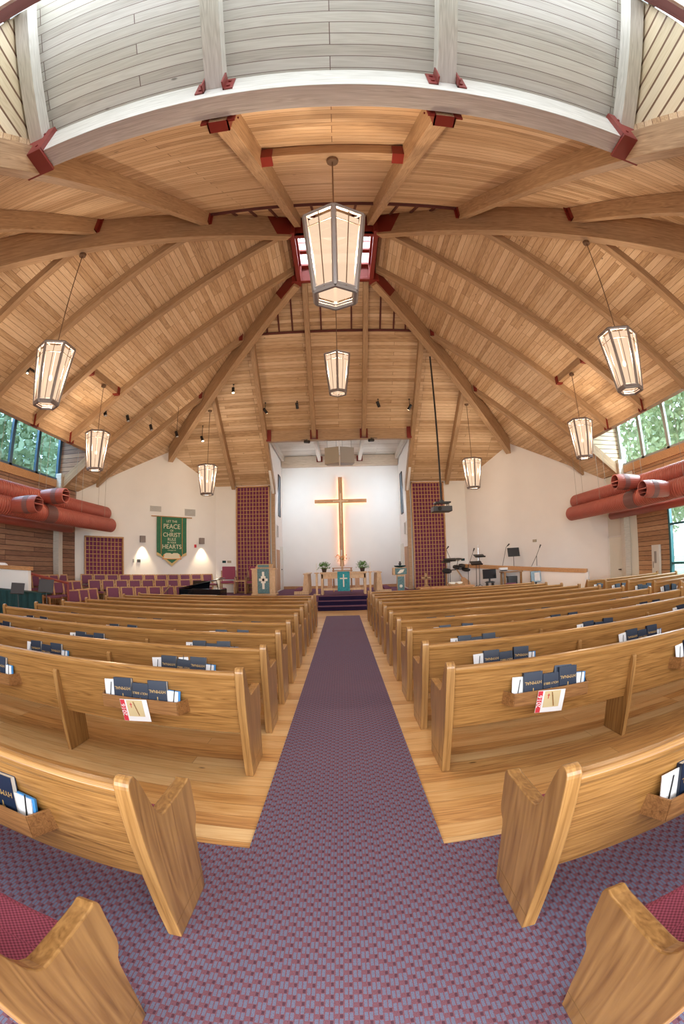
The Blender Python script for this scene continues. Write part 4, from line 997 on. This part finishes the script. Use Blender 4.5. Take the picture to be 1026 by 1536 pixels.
# ------------------------------------------------------------------ ducts
for s,nm in ((-1,'left'),(1,'right')):
    for (x,z,rr,y1,lev,yn) in ((8.7,3.38,.25,14.75,'upper',10.5),(8.40,2.93,.25,14.6,'lower',8.85)):
        r=empty('air_duct',(s*x,4.0,z)); tag(r,'%s red spiral duct along the %s wall'%(lev,nm),'duct')
        L=y1-4.0; b=MB(); prof=[]
        k=0.0
        while k<L: prof.append((rr,k)); prof.append((rr,k+.085)); prof.append((rr-.006,k+.09)); prof.append((rr-.006,k+.098)); k+=.1
        prof+= [(rr,L),(rr*.92,L+.10),(rr*.6,L+.20),(rr*.15,L+.24)]
        b.lathe(prof,(0,0,0),28,0,Matrix.Rotation(R(-90),4,'X')); b.build('duct_tube',M['duct'],r,smooth=True)
        b=MB(); 
        for yy in (2.6,6.4): b.lathe([(rr+.012,yy),(rr+.012,yy+.5)],(0,0,0),28,0,Matrix.Rotation(R(-90),4,'X'))
        b.build('band',M['ductband'],r)
        # nozzle
        nb=MB(); Mx=Matrix.Translation((0,yn-4.0,.02))@Matrix.Rotation(R(-90*s),4,'Y')
        nb.lathe([(.19,.15),(.215,.42),(.225,.62),(.22,.95),(.205,1.10),(.185,1.10),(.185,.75)],(0,0,0),24,0,Mx); nb.box((-.012,-.18,.80),(.012,.18,1.12),0,Mx)
        nb.box((-.11,-.15,.80),(-.10,.15,1.16),0,Mx)
        nz=nb.build('nozzle',M['duct'],r)
        nb=MB(); nb.lathe([(.23,.66),(.228,.84)],(0,0,0),24,0,Mx); nb.build('nozzle_band',M['ductband'],nz)
        b=MB()
        for yy in (2.2,4.3,6.5,8.6,10.2): b.tube((0,yy,rr),(0,yy,rr+(1.6 if lev=='upper' else 2.0)),.006,5)
        b.build('hanger_wire',M['vent'],r)
    r=MB(); r.lathe([(.13,0),(.13,9.0),(.05,9.05)],(s*9.25,4.2,2.68),20,0,Matrix.Rotation(R(-90),4,'X')); tag(r.build('pipe',M['duct'],smooth=True),'thin red pipe behind the ducts on the %s wall'%nm,'pipe')
# ------------------------------------------------------------------ spotlights
def spot(x,y,z,zm,label,lit=False,aim=(0,-.3,-1),pendant=True):
    r=empty('spotlight',(x,y,z)); tag(r,label,'spotlight','small black spotlights on the ceiling')
    d=V(aim).normalized(); b=MB(); b.tube(-d*.11,d*.11,.055,12); b.build('head',M['black'],r,None,.004)
    b=MB(); b.tube(d*.108,d*.114,.047,12); b.build('lens',M['spotlit'] if lit else M['grey'],r)
    b=MB(); b.tube((0,0,.04),(0,0,zm-z),.008,6); b.lathe([(.03,-.02),(.03,0)],(0,0,zm-z),8); b.build('stem',M['black'],r)
for x,y,z,nm,lit,aim in ((-2.68,15.5,7.10,'left of the chancel rafters, outermost',True,(.5,.8,-.6)),(-1.50,15.5,7.24,'between left chancel rafters',False,(.1,.9,-1)),(1.46,15.5,7.22,'between right chancel rafters',False,(.4,.5,-1)),(2.62,15.5,7.10,'right of the chancel rafters, outermost',True,(-.5,.6,-.8))):
    spot(x,y,z,zfront(y),'black spotlight on the chancel slope, '+nm,lit,aim)
spot(-3.76,14.8,7.72,zfront(14.8),'tiny spotlight high on the chancel slope near left hip',True,(.1,-.2,-1))
for x,y,z,zm,nm,lit in ((-6.46,13.8,6.2,zside(6.46),'beside the left front rafters, nearest the lantern',False),(-5.73,14.5,6.1,zside(5.73),'on a long stem left of the front hip beam',False),(-5.3,16.2,6.36,zfront(16.2),'right of the left front hip beam, lit',True),(-7.0,11.4,6.02,zside(7.0),'above the left mid lantern',False),(-6.8,12.6,6.19,zside(6.8),'between left lantern rafters',False)):
    spot(x,y,z,zm,'black spotlight '+nm,lit,(.4,-.2,-1))
r=empty('light_track',(-7.2,7.9,5.98)); tag(r,'black light track with two glowing spots, upper left','light track')
b=MB(); b.box((-.02,-.5,.0),(.02,.5,.04)); b.tube((0,0,.04),(0,0,.26),.01,6); b.build('track',M['black'],r)
for y in (-.3,.1):
    b=MB(); b.tube((0,y,-.02),(.05,y-.05,-.15),.045,10); b.build('head',M['black'],r); b=MB(); b.lathe([(.03,0),(.03,.01)],(.055,y-.055,-.165),8); b.build('lens',M['bulb'],r)
# devices under chancel header
for s,nm in ((-1,'left'),(1,'right')):
    r=empty('stage_light',(s*1.25,16.5,6.12)); tag(r,'small black stage light under the %s of chancel header'%nm,'stage light')
    b=MB(); b.tube((-.12*s,-.06,-.02),(.06*s,.05,.02),.06,10); b.build('head',M['black'],r); b=MB(); b.path([(.05*s,0,0),(-.05*s,.0,.10),(.2*s,0,.08)],.01,6); b.build('arm',M['black'],r)
# speakers
for s,nm in ((-1,'left'),(1,'right')):
    r=empty('hanging_speaker',(s*.30,17.4,5.42)); tag(r,'%s box of the pale speaker pair above the cross'%nm,'speaker','speaker pair above the cross')
    pr=[(-.27*1,-.10+.0),(.27,-.10),(.27,.42),(-.27,.42)]
    if s<0: pr=[(-.29,-.02),(.28,-.26),(.28,.35),(-.2,.35)]
    else: pr=[(-.28,-.26),(.29,-.02),(.2,.35),(-.28,.35)]
    b=MB(); b.prism(pr,'z',0,.66); b.build('cabinet',M['spk'] if s<0 else M['speakerg'],r,None,.012)
    b=MB(); 
    for x in (-.18,.18): b.tube((x,.05,.66),(x,.05,1.15),.006,5)
    b.build('hanger_wire',M['dkgrey'],r)
# projector
r=empty('ceiling_projector',(3.06,13.3,2.98)); tag(r,'black projector hanging on a long pole, right of the chancel','projector')
b=MB(); b.box((-.30,-.24,0),(.28,.24,.16)); b.build('body',M['dkgrey'],r,None,.015)
b=MB(); b.box((-.22,-.18,.26),(.26,.2,.30)); b.box((-.06,-.06,.30),(.06,.06,.36)); 
for x in (-.18,.2): b.tube((x,-.1,.15),(x,-.1,.27),.012,6); b.tube((x,.14,.15),(x,.14,.27),.012,6)
b.build('mount_plate',M['black'],r)
b=MB(); b.tube((0,0,.3),(0,0,5.15),.028,10); b.build('pole',M['black'],r)
b=MB(); b.lathe([(.05,0),(.06,.05)],(-.12,-.24,.08),12,0,Matrix.Rotation(R(90),4,'X')); b.build('lens',M['gloss'],r)

# ------------------------------------------------------------------ left booth, drape, hand rail, music stands
r=empty('half_wall',(-9.0,8.9,0)); struct(r,'white half wall with wood cap at the left edge','half wall')
b=MB(); b.box((-1.2,0,-.1),(1.32,.12,1.33)); b.build('wall_panel',M['white'],r); b=MB(); b.box((-1.2,-.05,1.33),(1.36,.18,1.43)); b.build('cap',M['trimwood'],r,None,.006)
r=empty('green_drape',(-8.6,8.45,0)); tag(r,'dark green draped cover in front of the white half wall','drape')
b=MB(); n_=60
vs=[];fs=[]
for k in range(n_+1):
    x=-1.4+3.15*k/n_; y=.03*math.sin(k*1.3)
    vs+=[(x,y,-.1),(x,y*.6,.83)]
for k in range(n_): fs.append((2*k,2*k+2,2*k+3,2*k+1))
b.add(vs,fs); b.box((-1.4,0,.80),(1.75,.4,.84)); b.build('cloth',M['velvet'],r,smooth=False)
b=MB(); b.lathe([(.18,0),(.17,.03),(.1,.06),(.0,.065)],(-8.75,8.95,1.43),14); tag(b.build('white_bowl',M['paper']),'small white covered bowl on the half wall cap','bowl')
r=empty('hand_rail',(-7.8,9.0,0)); tag(r,'slanting red metal hand rail before the choir chairs','hand rail')
b=MB(); b.path([(0,0,1.27),(.42,1.35,1.0)],.035,8); b.build('rail',M['redsteel2'],r); b=MB(); b.tube((.42,1.35,-.1),(.42,1.35,1.03),.035,8); b.build('post',M['redsteel2'],r)
def music_stand(x,y,z0,zd,w,h,tilt,rz,label,mat='black'):
    r=empty('music_stand',(x,y,z0),rz,label,'music stand')
    b=MB(); b.tube((0,0,.12),(0,0,zd-z0),.012,8); b.build('pole',M['dkgrey'],r)
    for k in range(3):
        a=R(90+120*k); b=MB(); b.tube((0,0,.16),(.24*math.cos(a),.24*math.sin(a),.01),.009,6); b.build('leg',M['dkgrey'],r)
    Mx=Matrix.Translation((0,0,zd-z0))@Matrix.Rotation(R(tilt),4,'X')
    b=MB(); b.box((-w/2,-.012,-h/2),(w/2,.0,h/2),0,Mx); b.box((-w/2,-.06,-h/2-.008),(w/2,.0,-h/2),0,Mx); b.build('desk',M[mat],r,None,.003); return r
music_stand(-7.27,8.0,fz(8),.94,.38,.26,-22,R(15),'dark purple grey music stand at far left before drape','dkgrey')
music_stand(-6.62,8.35,fz(8),1.02,.42,.30,-18,R(10),'blue black music stand at the right end of drape','dkgrey')
r=empty('camera_stand',(-6.0,14.55,fz(15))); tag(r,'silver microphone stand before the front choir row','stand')
b=MB(); b.tube((0,0,0),(0,0,.8),.012,8); b.lathe([(.12,0),(.12,.02)],(0,0,0),12); b.build('pole',M['dkgrey'],r); b=MB(); b.tube((-.14,0,.72),(.10,0,.98),.03,8); b.build('arm',M['chrome'],r)

# ------------------------------------------------------------------ right half wall with sloping cap
A=V((4.75,17.75,0));B=V((8.55,13.95,0)); u=(B-A).normalized(); Mx=frame(A,u,(0,0,1)); L=(B-A).length
r=empty('ramp_wall',(0,0,0)); struct(r,'white low wall with sloping wood cap before the right gable wall','half wall')
b=MB(); b.prism([(0,-.2),(L,-.2),(L,.83),(0,1.23)],'z',-.06,.06,0,Mx); b.build('wall_panel',M['pinkwhite'],r)
b=MB(); b.prism([(0,1.18),(L,.78),(L,.92),(0,1.32)],'z',-.10,.10,0,Mx); 
o=b.build('cap',M['trimwood'],r,None,.006); b=MB(); b.box((L-.06,-.2,-.10),(L+.06,.80,.10),0,Mx); b.build('end_post',M['paper'],r)
r=empty('low_rail',(0,0,0)); tag(r,'low wooden kickboard rail behind the front right pews','rail')
b=MB(); b.box((4.7,15.4,-.2),(7.4,15.5,.35)); b.box((7.4,14.2,-.2),(7.5,15.5,.33)); b.box((4.7,15.36,.35),(7.5,15.54,.40)); b.build('board',M['trimwood'],r,None,.004)
# table with open bible and small cross
r=empty('side_table',(3.55,15.6,fz(15.6))); tag(r,'long wooden table behind the front right pews','table')
b=MB(); b.box((-.88,-.25,.70),(1.1,.35,.75)); b.build('table_top',M['trimwood'],r,None,.006)
b=MB(); b.box((-.82,-.2,.55),(1.04,-.17,.70)); b.build('apron',M['oak'],r)
for x in (-.8,1.0):
    for y in (-.18,.27): b=MB(); b.box((x-.035,y-.035,0),(x+.035,y+.035,.7)); b.build('leg',M['oak'],r)
tz=fz(15.6)+.75
r=empty('table_cross',(2.93,15.6,tz)); tag(r,'small wooden cross standing on the long table','cross')
b=MB(); b.box((-.13,-.08,0),(.13,.08,.03)); b.box((-.08,-.05,.03),(.08,.05,.06)); b.build('base',M['oak'],r)
b=MB(); b.box((-.035,-.02,.06),(.035,.02,.50)); b.box((-.18,-.02,.30),(.18,.02,.365)); b.build('upright',M['oak'],r,None,.003)
r=empty('open_bible',(4.05,15.6,tz),R(4)); tag(r,'large open bible on a stand on the long table','book')
Mx=Matrix.Rotation(R(28),4,'X'); b=MB(); b.box((-.30,-.18,0),(.30,.2,.02),0,Mx); b.prism([(-.18,0),(.18,0),(.18,.12)],'x',-.26,.26); b.build('book_stand',M['oak'],r)
b=MB(); 
for s in (-1,1): b.prism([(0,.03),(s*.08,.055),(s*.2,.05),(s*.27,.03),(s*.27,.022),(0,.022)][::s],'y',-.16,.18,0,Mx)
b.build('pages',M['page'],r)
# band gear: on the platform right and floor
gz=-.05
def gear(x,y): return PZ if (x<5.4 and y>16.6) else fz(y)
music_stand(4.12,16.9,PZ,1.50,.46,.30,-68,R(-10),'low black music stand before the right lattice edge')
music_stand(5.10,16.6,PZ,1.33,.46,.30,-62,R(0),'black music stand nearest to the monitor')
music_stand(5.36,17.0,PZ,1.60,.44,.28,-66,R(6),'tall black music stand behind the monitor, desk nearly flat')
music_stand(6.75,16.75,fz(16),1.68,.50,.36,-20,R(-5),'tallest black music stand with upright desk, right of cabinet')
def mic(x,y,z0,pts,label,h=None):
    r=empty('microphone_stand',(x,y,z0)); tag(r,label,'microphone stand')
    b=MB(); b.tube((0,0,.02),(0,0,h),.012,8); b.build('pole',M['dkgrey'],r)
    for k in range(3):
        a=R(90+120*k); b=MB(); b.tube((0,0,.14),(.25*math.cos(a),.25*math.sin(a),.01),.009,6); b.build('leg',M['dkgrey'],r)
    b=MB(); b.path(pts,.009,6); b.build('boom',M['dkgrey'],r)
    e=V(pts[-1]); d=(e-V(pts[-2])).normalized(); b=MB(); b.tube(e-d*.05,e+d*.08,.018,8,.03); b.build('microphone',M['black'],r)
mic(4.95,17.2,PZ,[(-.05,0,.75),(.25,0,1.52)],'leaning microphone stand between two music stands',.95)
mic(6.10,16.4,fz(16),[(0,0,1.25),(.20,0,2.05),(.28,0,2.12)],'tall microphone stand left of open wooden cabinet',1.3)
mic(7.25,15.6,fz(15),[(-.30,0,1.15),(0,0,1.65),(.16,0,1.98)],'boom microphone stand at far right of the band',1.66)
mic(4.22,17.6,PZ,[(.15,0,1.1),(-.05,0,1.6),(.0,0,1.66)],'thin microphone stand over the drums',1.15)
r=empty('clear_lamp_stand',(5.42,17.3,PZ)); tag(r,'thin silver stand with small light, behind the monitor','stand')
b=MB(); b.tube((0,0,0),(0,0,1.60),.018,8); b.lathe([(.14,0),(.14,.02)],(0,0,0),12); b.build('pole',M['chrome'],r); b=MB(); b.lathe([(.03,0),(.045,.05),(.02,.13)],(0,0,1.6),10); b.build('bulb',M['paper'],r)
def monitor(x,y,z,w,h,label,paper=False):
    r=empty('monitor',(x,y,z)); tag(r,label,'monitor')
    Mx=Matrix.Rotation(R(-8),4,'X'); b=MB(); b.box((-w/2,-.02,.12),(w/2,.03,.12+h),0,Mx); b.build('screen',M['screen'],r,None,.006)
    b=MB(); b.box((-.12,-.1,0),(.12,.1,.02)); b.box((-.03,.02,0),(.03,.05,.25)); b.build('foot',M['black'],r)
    if paper: b=MB(); b.box((-.06,-.03,.16),(.16,-.022,.46),0,Mx); b.build('sheet',M['paper'],r)
monitor(5.55,16.3,.60,.54,.36,'black monitor turned away beside music stands')
monitor(6.98,15.1,.42,.42,.40,'black monitor with white sheets below the right boom stand',True)
for x,y,z0,nm in ((5.55,16.3,0,'first'),(6.98,15.1,0,'second')):
    r=empty('equipment_stand',(x,y,fz(y))); tag(r,'low dark stand under the %s monitor from the aisle'%nm,'stand')
    top=(.60 if nm=='first' else .42)-fz(y); b=MB(); b.box((-.16,-.14,top-.03),(.16,.14,top)); b.build('top',M['dkgrey'],r)
    b=MB(); b.box((-.13,-.12,0),(-.10,.12,top-.03)); b.box((.10,-.12,0),(.13,.12,top-.03)); b.build('leg',M['dkgrey'],r)
r=empty('open_cabinet',(6.3,15.95,fz(15.9))); tag(r,'open wooden frame cabinet with equipment behind the right pews','cabinet')
b=MB()
for x in (-.33,.33):
    for y in (-.2,.2): b.box((x-.035,y-.03,0),(x+.035,y+.03,1.1))
b.box((-.40,-.25,1.1),(.40,.25,1.14)); b.box((-.33,-.2,.05),(.33,.2,.09)); b.build('frame',M['oak'],r,None,.004)
b=MB(); b.box((-.15,-.1,.2),(.22,.15,.95)); b.build('equipment',M['dkgrey'],r); b=MB(); b.box((-.25,.1,.3),(-.1,.16,.9)); b.build('panel',M['paper'],r)
for x,y,nm in ((5.75,16.9,'behind the monitor'),(6.08,16.2,'beside the wooden cabinet'),(7.18,15.55,'above the papered monitor')):
    r=empty('small_mixer',(x,y,1.12 if x<6 else 1.02)); tag(r,'small white and black clip on box '+nm,'audio box'); b=MB(); b.box((-.17,-.08,0),(.17,.08,.09)); b.build('case',M['paper'],r,None,.01); b=MB(); b.box((-.12,-.09,-.03),(.12,.05,.0)); b.build('clamp',M['black'],r)
# electronic drum kit
r=empty('drum_kit',(4.55,17.5,PZ)); tag(r,'black electronic drum kit in front of the plaster wall','drum kit')
b=MB(); b.path([(-.5,0,0),(-.5,0,.75),(.35,.1,.80),(.45,0,.0)],.02,8); b.tube((0,.05,.78),(.1,.1,1.2),.012,6); b.tube((-.45,0,.7),(-.42,.1,1.08),.012,6); b.build('rack',M['dkgrey'],r)
for x,y,z,rr in ((-.42,-.05,.72,.19),(-.05,-.1,.86,.14),(.20,-.08,.90,.14),(.38,-.05,.76,.18)):
    b=MB(); b.lathe([(rr,0),(rr,.05),(rr*.9,.06)],(x,y,z),18,0,Matrix.Rotation(R(25),4,'X')); b.build('drum_pad',M['cymbal'],r)
for x,z in ((-.42,1.10),(.12,1.20)): b=MB(); b.lathe([(.20,0),(.05,.03),(.0,.035)],(x,.1,z),18,0,Matrix.Rotation(R(12),4,'X')); b.build('cymbal',M['cymbal'],r)
r=empty('guitar',(5.0,17.3,PZ)); tag(r,'tan acoustic guitar leaning beside the drum kit','guitar')
Mx=Matrix.Rotation(R(-14),4,'X')@Matrix.Rotation(R(-30),4,'Y'); b=MB(); b.prism([(0.17*math.cos(a)*(1 if math.sin(a)<.1 else .8),.28+.26*math.sin(a)) for a in [k*math.pi/10 for k in range(20)]],'y',-.05,.05,0,Mx); b.build('body',M['trimwood'],r,None,.01)
b=MB(); b.box((-.025,-.06,.5),(.025,-.03,.98),0,Mx); b.build('neck',M['crosswood'],r)
r=empty('purple_binder',(6.05,15.3,.36),R(-8)); tag(r,'purple binder propped up behind a right hand pew','binder'); b=MB(); b.box((-.2,-.01,0),(.2,.02,.22),0,Matrix.Rotation(R(-20),4,'X')); b.build('cover',M['purple2'],r,None,.004)

# ------------------------------------------------------------------ outside
b=MB(); b.box((-60,-60,-1.2),(60,60,-.75)); struct(b.build('floor_outside_lawn',M['lawn']),'green lawn outside the windows','ground')
b=MB(); rnd=random.Random(11)
for k in range(6200):
    a=rnd.uniform(0,6.283); e=math.asin(rnd.uniform(-.8,1)); rad=2.6*(rnd.random()**.25); c=V((math.cos(a)*math.cos(e)*rad,math.sin(a)*math.cos(e)*rad,math.sin(e)*rad*1.15))
    c+=V((math.sin(c.y*3)*.3,math.sin(c.z*2.7)*.3,math.sin(c.x*2.9)*.3))
    t=V((rnd.uniform(-1,1),rnd.uniform(-1,1),rnd.uniform(-1,1))).normalized(); n_=t.cross(V((rnd.uniform(-1,1),rnd.uniform(-1,1),.3))).normalized(); s=rnd.uniform(.09,.17)
    b.add([c,c+t*s+n_*s*.6,c+t*s*2,c+t*s-n_*s*.6],[(0,1,2,3)])
crown=b
tp=empty('tree',(0,0,0)); o=crown.build('crown',M['foliage'],tp); o.location=(0,0,5.2); b=MB(); b.tube((0,0,-1),(0,0,4.5),.22,8,.12); b.tube((0,0,2.6),(1,.4,4.6),.09,6); b.tube((0,0,3),(-.9,-.5,5),.08,6); b.build('trunk',M['bark'],tp)
first=True
for k,(x,y,s,lab) in enumerate(((-15.5,9.5,1.45,'leafy tree outside left window, near the viewer'),(-17.5,17,1.6,'leafy tree outside left window, toward the front'),(-24,23,1.3,'leafy tree outside left window, farthest away'),(-17,1.5,1.3,'leafy tree outside beyond the left edge of view'),(15.8,9.5,1.45,'leafy tree outside right windows, nearest the viewer'),(18,17,1.55,'leafy tree outside right windows, in the middle'),(25,23,1.3,'leafy tree outside right windows, farthest away'))):
    if first: o=tp; first=False
    else: o=dup(tp)
    o.location=(x,y,-.9); o.scale=(s,s,s*.95); o.rotation_euler=(0,0,k*1.1); tag(o,lab,'tree','trees outside the windows')

# ------------------------------------------------------------------ light
sc=bpy.context.scene
w=bpy.data.worlds.new('World'); sc.world=w; w.use_nodes=True; nt=w.node_tree; bg=nt.nodes['Background']
sky=nt.nodes.new('ShaderNodeTexSky'); sky.sky_type='HOSEK_WILKIE'; sky.sun_direction=V((.3,-.5,.8)).normalized(); sky.turbidity=3
mx=nt.nodes.new('ShaderNodeMix'); mx.data_type='RGBA'; mx.inputs[0].default_value=.85; mx.inputs[7].default_value=(.85,.93,1,1)
nt.links.new(sky.outputs[0],mx.inputs[6]); nt.links.new(mx.outputs[2],bg.inputs[0]); bg.inputs[1].default_value=2.6
def area(name,loc,target,sx,sy,e,col):
    l=bpy.data.lights.new(name,'AREA'); l.shape='RECTANGLE'; l.size=sx; l.size_y=sy; l.energy=e; l.color=col
    o=bpy.data.objects.new(name,l); C.objects.link(o); o.location=loc; d=V(target)-V(loc); o.rotation_euler=d.to_track_quat('-Z','Y').to_euler(); return o
area('daylight_rear_bay',(0,.05,6.5),(0,2.6,5.0),5.2,.9,46,(.80,.90,1))
area('rear_fill',(0,-2.9,1.6),(0,5,2.6),8.5,2.8,260,(1,.97,.93))  # broad fill added behind the camera; no doors stand there
area('daylight_skylight',(0,CY,12.2),(0,CY,5),2.0,2.0,260,(.85,.93,1))
area('daylight_left',(-11.2,CY,7.6),(-6,CY,3.0),5.5,2.2,420,(.85,.93,1))
area('daylight_right',(11.2,CY,7.6),(6,CY,3.0),5.5,2.2,900,(.9,.95,1))
area('daylight_right_low',(11.0,7.6,3.2),(5,9,.4),5.5,2.5,300,(.95,.97,1))
for s in (-1,1): area('daylight_recess',(s*2.66,19.2,4.6),(-s*1.6,20.9,3.4),.9,1.8,34,(.80,.90,1))

# split parts that hold several separate pieces into one object per piece
def islands(o):
    me=o.data; par=list(range(len(me.vertices)))
    def f(a):
        while par[a]!=a: par[a]=par[par[a]]; a=par[a]
        return a
    for e in me.edges:
        a,b=f(e.vertices[0]),f(e.vertices[1])
        if a!=b: par[a]=b
    gr={}
    for p in me.polygons: gr.setdefault(f(p.vertices[0]),[]).append(p)
    if len(gr)<2: return
    first=True
    for k,ps in gr.items():
        idx={}; fs=[]
        for p in ps: fs.append([idx.setdefault(v,len(idx)) for v in p.vertices])
        m=bpy.data.meshes.new(me.name); m.from_pydata([tuple(me.vertices[v].co) for v in idx],[],fs)
        for mt in me.materials: m.materials.append(mt)
        for q,p in zip(m.polygons,ps): q.material_index=p.material_index; q.use_smooth=p.use_smooth
        if first: new=o; first=False; o.data=m
        else: c=o.copy(); c.data=m; C.objects.link(c)
for o in list(C.objects):
    if o.type=='MESH' and o.parent and o.data.users==1 and o.name.split('.')[0] in ('stripe','band','hanger_wire','light_tube','steel_plate','cross_beam','cross_plate','board','emblem_','book_edge','arm_') and o.parent.name.split('.')[0] not in('low_rail',):
        islands(o)
for o in C.objects:
    if o.name.split('.')[0] in ('leaves','petals','crown'): o['kind']='stuff'
# ------------------------------------------------------------------ camera
cam=bpy.data.cameras.new('Camera'); co=bpy.data.objects.new('Camera',cam); C.objects.link(co); sc.camera=co
cam.type='PANO'; cam.panorama_type='FISHEYE_EQUISOLID'
cam.sensor_fit='VERTICAL'; cam.sensor_height=36; cam.sensor_width=24
cam.fisheye_lens=675*36/1536; cam.fisheye_fov=R(200)
co.location=(0,0,1.6)
Mc=Matrix.Rotation(R(-.15),4,'Z')@Matrix.Rotation(R(90+6.25),4,'X')@Matrix.Rotation(R(ROLL if 'ROLL' in globals() else -1.45),4,'Z')
co.matrix_world=Matrix.Translation((0,0,1.6))@Mc
cam.clip_start=.02; cam.clip_end=300
sc.view_settings.view_transform='Standard'; sc.view_settings.look='None'; sc.view_settings.gamma=1; sc.view_settings.use_curve_mapping=False
sc.view_settings.exposure=0.95
sc.cycles.max_bounces=8; sc.cycles.diffuse_bounces=5; sc.cycles.glossy_bounces=3; sc.cycles.transparent_max_bounces=8
sc.cycles.use_denoising=True; sc.cycles.sample_clamp_indirect=6; sc.cycles.caustics_reflective=False; sc.cycles.caustics_refractive=False
